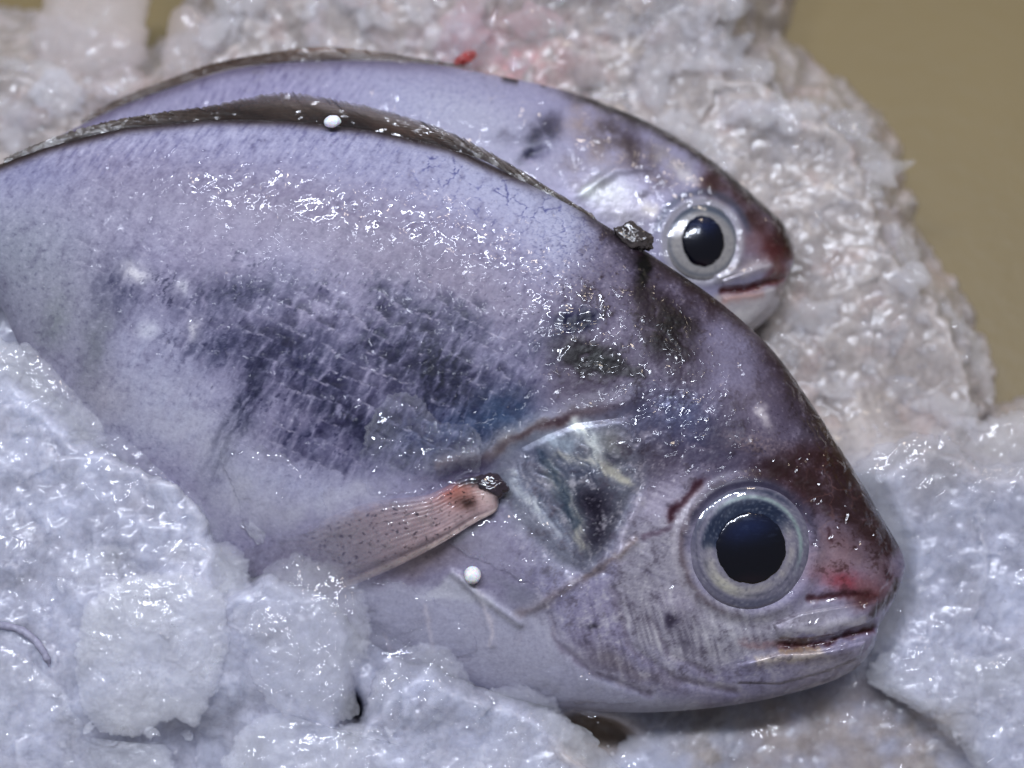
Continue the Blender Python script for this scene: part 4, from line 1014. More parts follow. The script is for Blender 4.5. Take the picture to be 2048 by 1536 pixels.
p.blob(1220, 385, 50, 40, 15, (0.64, 0.655, 0.71), 0.85); p.blob(1180, 385, 22, 14, -20, (0.86, 0.90, 0.96), 0.85); p.blob(1250, 430, 50, 40, 30, (0.58, 0.57, 0.62), 0.6)
p.blob(1300, 420, 16, 14, 0, (0.86, 0.84, 0.86), 0.8); p.blob(1380, 355, 40, 10, 28, (0.80, 0.79, 0.87), 0.8)
p.poly([(1400, 330), (1440, 345), (1520, 410), (1590, 480), (1600, 520), (1560, 530), (1520, 480), (1470, 420), (1400, 380)], 16, (0.26, 0.155, 0.15), 0.85, np.clip(0.85 + 0.5 * med, 0, 1))
p.mix(0.95 * np.exp(-(top_d / (14 + 6 * med)) ** 2) * sstep(1080, 1200, x) * sstep(1600, 1560, x), (0.155, 0.12, 0.095))
p.mix(0.85 * np.exp(-(top_d / 9) ** 2) * sstep(1120, 1060, x) * sstep(930, 1010, x) * sstep(-0.1, 0.3, med), (0.14, 0.11, 0.11))
p.blob(1545, 500, 34, 30, 20, (0.36, 0.155, 0.16), 0.85); p.blob(1570, 470, 22, 26, -20, (0.20, 0.115, 0.10), 0.7); p.blob(1500, 480, 34, 30, 0, (0.46, 0.33, 0.36), 0.7)
p.blob(1555, 545, 26, 22, -40, (0.42, 0.22, 0.22), 0.8); p.blob(1500, 530, 50, 16, -8, (0.55, 0.50, 0.53), 0.7)
p.line([(1440, 555), (1490, 546), (1535, 528)], 10, (0.72, 0.70, 0.78), 0.85)
p.poly([(1430, 590), (1500, 585), (1570, 565), (1570, 600), (1500, 680), (1420, 700)], 10, (0.72, 0.70, 0.75), 0.85)
p.line([(1445, 582), (1490, 578), (1530, 566), (1562, 556)], 7, (0.33, 0.12, 0.13), 0.95); p.line([(1450, 600), (1520, 590)], 9, (0.68, 0.50, 0.50), 0.6)
p.line([(1566, 570), (1560, 590)], 7, (0.40, 0.33, 0.33), 0.6); p.blob(1480, 635, 40, 14, -35, (0.86, 0.85, 0.90), 0.7)
p.mix(0.14 * sstep(0.1, 0.9, fine), (0.85, 0.85, 0.95)); p.mix(0.16 * sstep(0.2, 0.9, -fine), (0.2, 0.2, 0.3))
EX2, EY2 = 1405, 483
er = np.hypot((x - EX2) / 0.95, y - EY2)
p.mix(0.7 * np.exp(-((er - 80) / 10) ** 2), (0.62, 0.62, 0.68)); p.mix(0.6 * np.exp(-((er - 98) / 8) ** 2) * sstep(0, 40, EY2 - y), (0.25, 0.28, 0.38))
def ridge(pts, w_, h_): return h_ * np.exp(-(seg_dist(x, y, pts) / w_) ** 2)
rel = 0.9 * bumps_wet(x, y, 491) + 1.2 * np.abs(wrk) * sstep(850, 650, x)
rel += -14 * sstep(73, 62, er) + 3 * np.exp(-((er - 86) / 8) ** 2)
rel += ridge([(1445, 583), (1490, 579), (1530, 567), (1565, 556)], 7, -9) + ridge([(1440, 553), (1490, 546), (1540, 528)], 12, 6) + ridge([(1160, 390), (1230, 340), (1310, 330)], 10, 4)
rel += ridge([(1060, 310), (1090, 300)], 10, -6)
G.relief(rel)
p.r[:] = 0.36
sil = np.exp(-(((x - 1230) / 80) ** 2 + ((y - 400) / 60) ** 2)) + np.exp(-(((x - 1480) / 70) ** 2 + ((y - 560) / 40) ** 2))
p.m = 0.4 * np.clip(sil, 0, 1); p.w = np.clip(0.1 + sstep(0.1, 0.5, fbm(x / 60, y / 60, 810, 3)) + sstep(1250, 1350, x), 0, 1)
colG, matG = p.out(1.22, con=1.22, sat=0.80)
o_b = to_world(design(np.array([900.]), np.array([430.]), np.array([-300.]), ZB))[0]
fish2 = empty('silver_fish', o_b)
tag(fish2, 'second fish lying behind and partly under the larger fish, dark snout', 'fish', 'fish laid on the crushed ice')
put('body', G.mesh('body', M_SKIN, o_b, colG, matG), (0, 0, 0), fish2)
put('upper_jaw', G.patch('upper_jaw', M_SKIN, o_b, colG, matG, [(1440, 560), (1490, 540), (1545, 522), (1560, 545), (1530, 562), (1490, 574), (1445, 577)], 4, 6), (0, 0, 0), fish2)
put('lower_jaw', G.patch('lower_jaw', M_SKIN, o_b, colG, matG, [(1445, 592), (1500, 586), (1556, 572), (1545, 612), (1500, 655), (1440, 670)], 4, 7), (0, 0, 0), fish2)
def eye_paint_b(px, py, r, ph):
    q = Paint(px, py, (0.66, 0.645, 0.665), 220, 4, 20)
    q.mix(0.7 * np.exp(-((r - 0.86) / 0.05) ** 2), (0.46, 0.47, 0.53))
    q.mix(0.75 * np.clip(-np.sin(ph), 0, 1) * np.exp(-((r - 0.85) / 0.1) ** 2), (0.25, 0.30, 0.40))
    q.mix(0.7 * np.exp(-((r - 0.985) / 0.03) ** 2), (0.45, 0.43, 0.48))
    q.r[:] = 0.22; q.m[:] = 0.12
    q.mix(0.3 * sstep(0, 0.8, -fbm(px / 8, py / 8, 11, 2)), (0.4, 0.4, 0.45))
    return q.out(1.1, (1.06, 1.05, 0.95))
tx_, ty_, zs = skin_tilt(G, EX2, EY2, 82, 105)
kk = (DU - zs) / (DU - ZB)
eye_parts(fish2, o_b, 1024 + (EX2 - 1024) * kk, 768 + (EY2 - 768) * kk, zs - 2, ZB, 77, 42, 50, 20, eye_paint_b, (tx_, ty_), 0.2)
inner = [(170, 258), (250, 212), (340, 178), (450, 142), (560, 127), (680, 122), (800, 123), (930, 136)]
outer = [(160, 242), (230, 203), (334, 163), (428, 130), (528, 111), (640, 96), (760, 106), (925, 131)]
vt, fc, px, py, u, w, ray = strip(inner, outer, [ZB + 6, ZB + 12, ZB + 14, ZB + 12, ZB + 6], [ZB, ZB + 14, ZB + 22, ZB + 14, ZB + 3], 340, 20, ZB, 3, 26, 0.5, 501, 0.5, 4.0)
q = Paint(px, py, (0.33, 0.28, 0.26), 510, 5, 30)
fs = fbm(u * 44 + w * 5, w * 2.0, 511, 4, 0.6)
q.mix(0.7 * sstep(0.3, 1.0, w + 0.25 * fs) * sstep(0.55, 0.7, u) * sstep(0.95, 0.8, u), (0.60, 0.49, 0.46))
q.mix(0.6 * sstep(0.1, 0.8, fs), (0.48, 0.40, 0.36)); q.mix(0.6 * sstep(0.1, 0.8, -fs), (0.15, 0.12, 0.12)); q.mix(0.7 * sstep(0.25, 0.0, w), (0.14, 0.11, 0.12)); q.mix(0.6 * sstep(0.85, 1.0, u), (0.24, 0.21, 0.23))
q.r[:] = 0.32
c, m = q.out(1.1)
put('dorsal_fin', build_mesh('dorsal_fin', to_world(vt), fc, M_FIN, o_b, c, m), (0, 0, 0), fish2)

# ------------------------------------------------------------------ ICE HEAP
MOUND = [(-700, -700), (1500, -700), (1475, -40), (1455, 60), (1475, 125), (1560, 120), (1590, 200), (1680, 215), (1745, 265), (1765, 340), (1790, 430), (1845, 540),
         (1930, 640), (1975, 740), (1980, 810), (1930, 880), (2000, 900), (2600, 880), (2600, 2000), (-700, 2000)]
GAP = [(-700, -700), (470, -700), (440, 30), (330, 120), (230, 150), (110, 150), (-20, 105), (-700, 60)]
ctrl = np.array([(100, 900, 40), (600, 1300, 70), (1000, 1500, 45), (1350, 1500, -105), (1600, 1500, -135), (1800, 1500, -130), (2000, 1200, -100), (2050, 1500, -90), (1700, 700, -300), (1600, 300, -350), (1300, 100, -400), (900, 50, -430),
                 (500, 40, -480), (200, 220, -470), (0, 250, -450), (-200, 800, -60), (0, 640, -120), (800, 800, -170), (1300, 1000, -180), (1500, 1200, -170), (1000, 300, -340), (1350, 500, -340), (500, 350, -260), (300, 600, -150),
                 (300, 1400, 75), (-100, 1400, 60), (700, 1150, 20), (1100, 1400, -30), (1850, 1000, -120), (1850, 750, -320), (1500, 700, -330)], float)
FRONT = [(-600, 700), (40, 700), (200, 865), (250, 885), (400, 940), (465, 1005), (475, 1160), (560, 1120), (690, 1160), (730, 1240), (725, 1345), (700, 1400), (716, 1440), (745, 1390), (800, 1315), (870, 1295), (930, 1330), (1080, 1390), (1230, 1535), (1290, 1700), (1290, 2000), (-600, 2000)]
FZ = [(60, 850, 66), (60, 960, 66), (300, 980, 84), (440, 1000, 86), (100, 1150, 84), (300, 1150, 95), (300, 1300, 135), (420, 1250, 128), (600, 1250, 112), (560, 1130, 98), (100, 1450, 92), (400, 1500, 5), (390, 1560, -10), (600, 1500, 98), (850, 1400, 106), (900, 1500, 98), (1100, 1450, 70), (1250, 1600, 60), (-300, 1200, 70)]
SNOUT = [(1715, 940), (1840, 870), (1910, 885), (1970, 930), (2700, 950), (2700, 2000), (2010, 1660), (1930, 1520), (1800, 1405), (1740, 1370), (1745, 1300), (1790, 1200), (1800, 1100)]
SZ = [(1900, 1000, -55), (1850, 1200, -55), (2000, 1300, -50), (1900, 1400, -40), (2050, 1500, -40), (2300, 1200, -60)]
def mass_z(px, py):
    num = np.zeros(px.shape); den = np.zeros(px.shape)
    for cx_, cy_, cz in ctrl:
        wgt = 1.0 / ((px - cx_) ** 2 + (py - cy_) ** 2 + 60.0 ** 2) ** 1.5
        num += wgt * cz; den += wgt
    z = num / den
    for poly_, pts_, fe in ((FRONT, FZ, 26), (SNOUT, SZ, 30)):
        n2_ = np.zeros(px.shape); d2_ = np.zeros(px.shape)
        for cx_, cy_, cz in pts_:
            wgt = 1.0 / ((px - cx_) ** 2 + (py - cy_) ** 2 + 70.0 ** 2) ** 1.5
            n2_ += wgt * cz; d2_ += wgt
        mk = sstep(6, -fe, poly_sd(px, py, poly_) + 10 * fbm(px / 40, py / 40, 606, 3))
        z = z * (1 - mk) + (n2_ / d2_) * mk
    z = z + 14 * fbm(px / 110, py / 110, 601, 4) + 5 * fbm(px / 36, py / 36, 602, 3)
    wx = px + 10 * fbm(px / 26, py / 26, 607, 3); wy = py + 10 * fbm(px / 26, py / 26, 608, 3)
    far = sstep(1000, 700, py) 
    z = z + (8 + 4 * far) * facets(wx / 84, wy / 84, 609) + (1.0 + 0.6 * far) * facets(wx / 27, wy / 27, 610)
    z = z - 170 * np.exp(-((px - 718) / 15) ** 2 - ((py - 1408) / 36) ** 2) - 120 * np.exp(-(((px - 1195) / 70) ** 2 + ((py - 1458 - 0.3 * (px - 1195)) / 34) ** 2) ** 2)
    sd = poly_sd(px, py, MOUND) + 16 * fbm(px / 50, py / 50, 604, 3)
    z = z - 2.4 * np.maximum(sd + 12, 0)
    sg = -poly_sd(px, py, GAP) + 14 * fbm(px / 50, py / 50, 605, 3)
    return z - 2.2 * np.maximum(sg + 10, 0)
nx_, ny_ = 560, 460
gx, gy = np.meshgrid(np.linspace(-420, 2480, nx_), np.linspace(-420, 1960, ny_), indexing='ij')
gx, gy = gx.ravel(), gy.ravel()
gz = mass_z(gx, gy)
d = design(gx, gy, gz, -150.0)
far_ = np.clip(np.maximum(sstep(520, 300, gy), sstep(1350, 1500, gx) * sstep(1050, 850, gy)) + 0.25 * fbm(gx / 90, gy / 90, 611, 3), 0, 1)[:, None]
bl_ = np.exp(-(((gx - 1000) / 150) ** 2 + ((gy - 90) / 80) ** 2))[:, None] * np.clip(0.6 + 1.2 * fbm(gx / 40, gy / 40, 612, 3), 0, 1)[:, None]
pk_ = np.clip(np.exp(-(((gx - 250) / 140) ** 2 + ((gy - 170) / 80) ** 2)) + 0.8 * sstep(0.1, 0.6, fbm(gx / 80, gy / 80, 613, 3)) * far_[:, 0], 0, 1)[:, None]
base_tint = np.array([0.60, 0.61, 0.71]) * (1 - far_) + np.array([0.56, 0.50, 0.46]) * far_
tray_shade_ = np.exp(-(((gx - 1195) / 90) ** 2 + ((gy - 1460) / 46) ** 2) ** 2)[:, None] + 0.75 * (sstep(1280, 1400, gx) * sstep(1960, 1850, gx) * sstep(1360, 1420, gy))[:, None] * np.clip(0.7 + fbm(gx / 60, gy / 60, 614, 3), 0, 1)[:, None]  # tray brown showing through the gap and shade below the chin, painted in
base_tint = base_tint * (1 - np.clip(tray_shade_, 0, 1)) + np.array([0.50, 0.42, 0.34]) * np.clip(tray_shade_, 0, 1)
base_tint = base_tint * (1 - pk_ * 0.6) + np.array([0.66, 0.52, 0.47]) * pk_ * 0.6
base_tint = base_tint * (1 - bl_ * 0.8) + np.array([0.80, 0.42, 0.42]) * bl_ * 0.8
fc = grid_faces(nx_, ny_, flip=True)
keep = (gz > floor_z(gy) - 60)
fc = fc[keep[fc].any(1)]
used = np.unique(fc); mp = np.full(len(d), -1); mp[used] = np.arange(len(used))
tag(put('crushed_ice', build_mesh('crushed_ice', to_world(d[used]), mp[fc], M_BASE, (0, 0, 0), base_tint[used])), 'packed crushed ice forming the heap under both fish', 'ice', kind='stuff')

HM = np.full((330, 260), -1e9)      # height map of what lies on top, 8 units a cell, from (-200,-200)
def record(d_):
    ax_, ay_ = apparent(d_[:, 0], d_[:, 1], d_[:, 2])
    i = ((ax_ + 200) / 8).astype(int); j = ((ay_ + 200) / 8).astype(int)
    ok = (i >= 0) & (i < 330) & (j >= 0) & (j < 260)
    np.maximum.at(HM, (i[ok], j[ok]), d_[ok, 2])
record(d[used])

def chunk_mesh(poly, z, thick, seed, spacing=3.4, jag=7.0, lumpy=0.30, grain=2.0, power=5.0, zfun=None):
    trg = random.Random(seed * 7 + 1)
    ta, tb = trg.uniform(-0.11, 0.11), trg.uniform(-0.11, 0.11)
    if zfun is None: thick = thick * 0.5
    pts = np.array(poly, float)
    c0 = pts.mean(0)
    bd = spline(pts, t=np.linspace(0, len(pts), 720, endpoint=False), closed=True)
    per = np.hypot(*np.diff(np.vstack([bd, bd[:1]]), axis=0).T).sum()
    nu = int(np.clip(per / spacing, 40, 700)); 
    cum = np.concatenate([[0], np.cumsum(np.hypot(*np.diff(np.vstack([bd, bd[:1]]), axis=0).T))])
    tq = np.linspace(0, per, nu, endpoint=False)
    bx = np.interp(tq, cum, np.append(bd[:, 0], bd[0, 0])); by = np.interp(tq, cum, np.append(bd[:, 1], bd[0, 1]))
    rad = np.hypot(bx - c0[0], by - c0[1])
    jj = 1 + (jag / np.maximum(rad, 20)) * (fbm(bx / 34, by / 34, seed, 3, 0.6) * 1.8 + fbm(bx / 9, by / 9, seed + 1, 2) * 0.8)
    nv = int(np.clip(rad.mean() / spacing, 8, 110))
    r = np.linspace(0, 1, nv) ** 0.8
    jr = 1 + (jj[:, None] - 1) * r[None] ** 7
    px = c0[0] + (bx - c0[0])[:, None] * jr * r[None]; py = c0[1] + (by - c0[1])[:, None] * jr * r[None]
    R = np.repeat(r[None], nu, 0)
    prof = np.maximum(1 - R ** power, 0) ** 0.55
    sz = max(40.0, rad.mean())
    ln = fbm(px / (sz * 0.8), py / (sz * 0.8), seed + 2, 3)
    md = fbm(px / 26, py / 26, seed + 3, 3, 0.55)
    fn = fbm(px / 9, py / 9, seed + 4, 2)
    fl = np.abs(fbm(px / 40, py / 40, seed + 8, 3))
    wx = px + 9 * fbm(px / 24, py / 24, seed + 20, 3); wy = py + 9 * fbm(px / 24, py / 24, seed + 21, 3)
    fc1 = facets(wx / 62, wy / 62, seed + 22); fc2 = facets(wx / 19, wy / 19, seed + 23)
    top = prof * thick * (1 + lumpy * ln) + prof * grain * (0.9 * md - 0.9 * fl + 3.8 * fc1 + 1.0 * fc2)
    base = z + ta * (px - c0[0]) + tb * (py - c0[1]) if zfun is None else zfun(px, py)
    nb = max(5, nv // 5)
    ib = np.unique(np.linspace(0, nv - 1, nb).astype(int))
    front = design(px.ravel(), py.ravel(), (base + top).ravel(), z)
    pb, pbb = px[:, ib], py[:, ib]
    base_b = base[:, ib]
    back = design(pb.ravel(), pbb.ravel(), (base_b - prof[:, ib] * thick * 0.8).ravel(), z)
    f = np.vstack([grid_faces(nu, nv, wrap_u=True), grid_faces(nu, len(ib), len(front), wrap_u=True, flip=True)])
    return np.vstack([front, back]), f[:, ::-1], front

def chunk(poly, z, thick, mat, label, seed, group=None, name='ice_chunk', **kw):
    v, f, front = chunk_mesh(poly, z, thick, seed, **kw)
    record(front)
    wv = to_world(v)
    org = wv.mean(0)
    o = put(name, build_mesh(name, wv, f, mat, org), org)
    tag(o, label, 'ice', group)
    return o

GF, GRT, GTL, GBR = 'ice chunks heaped over the belly', 'ice at the right edge of the heap', 'ice behind the back fish', 'ice chunks beside the snout'
chunk([(-90, 690), (40, 688), (110, 735), (165, 790), (220, 850), (200, 905), (150, 960), (128, 1045), (20, 1040), (-90, 1030)], 40, 62, M_ICE, 'pale blue wedge of ice at the left edge under the front fish', 11, GF)
chunk([(145, 905), (235, 868), (330, 888), (410, 930), (452, 975), (478, 1000), (472, 1055), (430, 1095), (330, 1110), (220, 1095), (140, 1065), (118, 985)], 62, 55, M_GREY, 'round flat disc of translucent ice below the dark flank of the front fish', 12, GF, power=4)
chunk([(120, 1110), (220, 1075), (320, 1060), (430, 1075), (490, 1110), (500, 1180), (480, 1280), (440, 1330), (320, 1260), (180, 1230), (110, 1170)], 70, 60, M_ICE, 'broad smooth ice slab between the round disc and the lobed white lump', 13, GF)
chunk([(165, 1230), (230, 1165), (330, 1140), (430, 1170), (462, 1250), (448, 1340), (425, 1395), (388, 1452), (345, 1440), (295, 1462), (250, 1478), (185, 1452), (156, 1385)], 115, 62, M_WHITE, 'lobed white ice lump with a scalloped lower edge over a grey hollow', 14, GF, jag=5)
chunk([(498, 1230), (525, 1150), (570, 1108), (630, 1118), (700, 1150), (737, 1230), (737, 1300), (708, 1360), (716, 1425), (640, 1445), (545, 1410), (490, 1330)], 132, 60, M_CLEAR, 'glassy ice chunk covering the tip of the pectoral fin', 15, GF)
chunk([(470, 1215), (505, 1195), (545, 1200), (562, 1235), (540, 1270), (490, 1268), (462, 1245)], 135, 26, M_GREY, 'small greyish ice nugget beside the tip of the pectoral fin', 16, GF)
chunk([(727, 1425), (734, 1392), (752, 1350), (795, 1310), (860, 1285), (920, 1315), (950, 1380), (985, 1430), (960, 1500), (830, 1500), (735, 1455)], 85, 58, M_CLEAR, 'sparkling crystalline ice chunk with a steep left face by the dark notch', 17, GF, grain=4.0)
chunk([(430, 1640), (445, 1540), (490, 1450), (560, 1420), (660, 1450), (740, 1440), (850, 1470), (990, 1440), (1080, 1420), (1150, 1450), (1220, 1520), (1290, 1640)], 70, 70, M_ICE, 'wide flat ice slab along the bottom edge of the heap', 18, GF, spacing=5.5)
chunk([(955, 1400), (1010, 1368), (1075, 1378), (1120, 1420), (1150, 1470), (1080, 1500), (990, 1480)], 50, 44, M_CLEAR, 'clear bubbly ice piece tucked under the belly of the front fish', 19, GF)
chunk([(-90, 1290), (20, 1280), (95, 1335), (160, 1410), (190, 1465), (260, 1500), (330, 1490), (352, 1560), (340, 1660), (-90, 1660)], 62, 66, M_ICE, 'large wet ice chunk in the lower left corner below the grey strand', 20, GF)
chunk([(-90, 1050), (50, 1055), (125, 1110), (130, 1200), (110, 1290), (40, 1262), (-90, 1270)], 62, 58, M_GREY, 'smooth ice lump above the grey strand at the left edge', 21, GF)
chunk([(425, 930), (495, 935), (560, 990), (575, 1050), (520, 1085), (478, 1050), (480, 1000)], 88, 28, M_WHITE, 'powdery white ice patch on the flank just right of the round disc', 22, GF)
chunk([(735, 1215), (800, 1200), (850, 1215), (850, 1290), (780, 1310), (745, 1290)], 58, 14, M_FILM, 'thin melting ice sliver on the belly skin', 23, GF, name='ice_sliver')
# clear melting pieces lying on the skin of the front fish
def on_fish(px, py):
    idx = np.arange(0, len(F.ax), 7)
    gxx, gyy = np.floor(F.ax[idx] / 16).astype(int) + 60, np.floor(F.ay[idx] / 16).astype(int) + 20
    H_ = np.full((220, 130), np.nan)
    H_[np.clip(gxx, 0, 219), np.clip(gyy, 0, 129)] = F.P[idx, 2]
    fi = np.clip(px / 16 + 59.5, 0, 218); fj = np.clip(py / 16 + 19.5, 0, 128)
    i0 = np.floor(fi).astype(int); j0 = np.floor(fj).astype(int); a = fi - i0; b = fj - j0
    H_ = np.nan_to_num(H_, nan=0.0)
    return (H_[i0, j0] * (1 - a) * (1 - b) + H_[i0 + 1, j0] * a * (1 - b) + H_[i0, j0 + 1] * (1 - a) * b + H_[i0 + 1, j0 + 1] * a * b)
def film(poly, thick, label, seed, **kw):
    return chunk(poly, 130, thick, M_FILM, label, seed, 'melting ice on the skin of the front fish', name='ice_film', zfun=lambda a, b: on_fish(1024 + (a - 1024) * 1.0, b) + 3, **kw)
film([(735, 860), (765, 810), (800, 790), (845, 795), (862, 830), (905, 845), (945, 855), (965, 900), (950, 940), (900, 965), (820, 985), (740, 985), (720, 930)], 13, 'clear bubbly film of ice on the dark flank above the pectoral fin', 24, lumpy=0.8)
film([(905, 1062), (960, 1035), (1050, 1020), (1120, 1050), (1135, 1100), (1168, 1165), (1120, 1192), (1045, 1160), (965, 1120), (912, 1095)], 16, 'clear ice piece over the throat just right of the white foam bead', 25, lumpy=0.7)
film([(440, 900), (520, 890), (600, 930), (650, 990), (640, 1050), (560, 1085), (490, 1060), (470, 990)], 16, 'milky melting ice over the lower flank beside the round disc', 26, lumpy=0.6)
film([(690, 1175), (760, 1160), (850, 1190), (920, 1240), (960, 1310), (900, 1330), (800, 1310), (735, 1290)], 12, 'thin melting ice sheet on the belly above the crystalline chunk', 27, lumpy=0.6)
film([(1040, 1370), (1120, 1340), (1220, 1365), (1290, 1405), (1250, 1440), (1130, 1440)], 14, 'thin ice sheet along the lower belly edge', 28, lumpy=0.5)
# right of the snout and under the chin
chunk([(1700, 935), (1760, 890), (1835, 866), (1905, 880), (1965, 925), (2140, 950), (2140, 1310), (1965, 1320), (1850, 1305), (1790, 1310), (1740, 1290), (1720, 1150), (1700, 1040)], -80, 66, M_GREY, 'big grainy ice chunk in front of the snout of the front fish', 31, GBR)
chunk([(1735, 1335), (1790, 1290), (1870, 1282), (1970, 1310), (2140, 1290), (2140, 1660), (2000, 1600), (1930, 1510), (1865, 1445), (1795, 1400), (1742, 1372)], -60, 60, M_ICE, 'big ice chunk in the lower right corner below the snout', 32, GBR)
chunk([(1470, 1405), (1600, 1385), (1700, 1340), (1775, 1385), (1870, 1455), (1960, 1570), (1940, 1680), (1500, 1680), (1440, 1520)], -150, 60, M_PINK, 'dull brownish ice slab in the hollow under the lower jaw', 33, GBR)
chunk([(1225, 1560), (1255, 1470), (1330, 1425), (1430, 1395), (1500, 1400), (1510, 1500), (1480, 1680), (1260, 1680)], -120, 60, M_GREY, 'grey ice piece below the belly edge beside the brown gap', 34, GBR)
chunk([(1925, 905), (1955, 855), (2010, 826), (2140, 815), (2140, 980), (1985, 945)], -170, 60, M_ICE2, 'rounded ice piece at the right edge above the big grainy chunk', 35, GBR)
# behind: the tinted pieces at top left and along the top
chunk([(62, 60), (80, 10), (120, -60), (280, -60), (300, 50), (288, 125), (240, 148), (170, 165), (110, 140), (75, 110)], -560, 110, M_PINK, 'beige tinted ice chunk in the top left between two brown gaps', 41, GTL)
chunk([(322, 120), (330, 70), (350, 15), (395, 15), (438, 75), (436, 135), (395, 172), (345, 180)], -520, 70, M_PINK, 'smooth pinkish ice pebble standing behind the dorsal fin of the back fish', 42, GTL)
chunk([(-110, 112), (40, 118), (135, 138), (172, 200), (150, 265), (60, 318), (-110, 345)], -500, 90, M_ICE2, 'whitish ice lump at the left edge above the tail of the fish', 43, GTL)
chunk([(62, 185), (90, 145), (130, 145), (165, 180), (158, 220), (115, 232), (75, 215)], -430, 36, M_ICE, 'small pale ice pebble resting on the whitish lump at upper left', 44, GTL)
chunk([(180, 175), (215, 138), (262, 128), (290, 150), (272, 190), (215, 205)], -450, 44, M_PINK, 'pinkish ice nugget touching the dorsal fin of the back fish', 45, GTL)
chunk([(425, 40), (470, -60), (700, -60), (725, 40), (660, 85), (540, 98), (460, 112)], -530, 80, M_ICE2, 'broad whitish ice piece at the top behind the peak of the dorsal fin', 46, GTL)
chunk([(700, 40), (730, -50), (880, -50), (895, 40), (868, 105), (780, 110), (710, 85)], -510, 70, M_ICE2, 'greyish ice piece at the top between the broad white one and the bloody ones', 47, GTL)
chunk([(865, 112), (880, 60), (915, 28), (950, 38), (985, 80), (1005, 120), (950, 140), (900, 140)], -400, 40, M_BLOODY, 'pink blood stained ice lump right above the red clot', 48, GTL)
chunk([(960, 55), (985, 5), (1060, -15), (1135, 20), (1155, 85), (1130, 140), (1065, 168), (1010, 130)], -440, 50, M_BLOODY, 'pink streaked ice piece right of the blood stained lump', 49, GTL)
chunk([(1135, 30), (1180, -50), (1300, -50), (1300, 60), (1320, 140), (1250, 172), (1165, 150)], -460, 60, M_ICE2, 'milky ice piece at the top left of the glassy lump', 50, GTL)
chunk([(1280, 50), (1300, 5), (1365, -10), (1425, 25), (1442, 100), (1420, 130), (1370, 140), (1335, 158), (1308, 118)], -400, 60, M_CLEAR, 'glassy bright ice lump at the top near the brown tray', 51, GTL)
chunk([(1400, 20), (1440, -60), (1500, -60), (1478, 30), (1450, 110), (1425, 120)], -440, 50, M_ICE2, 'upright ice sliver on the top edge of the heap', 52, GTL)
chunk([(1365, 200), (1400, 140), (1460, 118), (1530, 112), (1560, 175), (1575, 230), (1520, 275), (1455, 325), (1400, 280)], -400, 46, M_ICE2, 'frosted ice chunk above the forehead of the back fish', 53, GRT, grain=4)
chunk([(1530, 250), (1580, 205), (1625, 200), (1650, 250), (1640, 330), (1580, 345), (1535, 310)], -370, 46, M_ICE2, 'white frosty ice cluster above the snout of the back fish', 54, GRT, grain=5)
chunk([(1655, 235), (1690, 215), (1725, 225), (1742, 260), (1715, 285), (1670, 280)], -380, 34, M_CLEAR, 'small clear ice nub poking out of the right edge of the heap', 55, GRT)
chunk([(1650, 300), (1720, 270), (1768, 295), (1765, 335), (1700, 365), (1650, 350)], -390, 34, M_ICE2, 'pointed ice piece on the right edge under the clear nub', 56, GRT, grain=4)
chunk([(1160, 190), (1240, 172), (1340, 165), (1400, 230), (1400, 290), (1330, 265), (1250, 225)], -410, 40, M_ICE2, 'translucent grey ice slab along the nape of the back fish', 57, GRT)
chunk([(1600, 600), (1680, 560), (1790, 570), (1830, 650), (1780, 720), (1690, 710), (1620, 670)], -350, 46, M_ICE2, 'smooth dim ice slab right of the lower jaw of the back fish', 58, GRT)
chunk([(1800, 620), (1870, 590), (1940, 660), (1985, 740), (1975, 815), (1900, 830), (1830, 780), (1800, 700)], -380, 46, M_ICE2, 'flat ice piece at the right edge where the heap meets the tray', 59, GRT)
chunk([(1600, 420), (1680, 390), (1770, 400), (1800, 470), (1760, 540), (1680, 540), (1610, 500)], -370, 44, M_PINK, 'pale brownish ice chunk right of the snout of the back fish', 60, GRT)
chunk([(1660, 770), (1740, 740), (1830, 780), (1850, 850), (1760, 880), (1690, 880), (1650, 830)], -330, 44, M_PINK, 'dim ice chunk between the forehead of the front fish and the tray', 61, GRT)

chunk([(1560, 330), (1640, 335), (1740, 350), (1765, 400), (1690, 420), (1610, 430), (1570, 390)], -372, 44, M_ICE2, 'broad milky ice slab under the pointed piece right of the brown snout', 62, GRT)
chunk([(1590, 510), (1650, 520), (1720, 555), (1700, 610), (1620, 620), (1585, 580)], -355, 40, M_ICE2, 'small milky ice slab level with the mouth of the back fish', 63, GRT)
chunk([(1530, 680), (1610, 650), (1690, 700), (1700, 770), (1640, 800), (1570, 760)], -330, 44, M_ICE2, 'greyish ice slab below the chin of the back fish', 64, GRT)
chunk([(1760, 720), (1830, 700), (1890, 770), (1900, 850), (1840, 880), (1770, 850), (1740, 790)], -345, 44, M_ICE2, 'dull ice slab just above the big grainy chunk by the tray', 65, GRT)
chunk([(1700, 460), (1790, 450), (1850, 530), (1830, 610), (1750, 600), (1710, 540)], -372, 40, M_ICE2, 'milky ice slab on the slope halfway down the tray edge', 66, GRT)
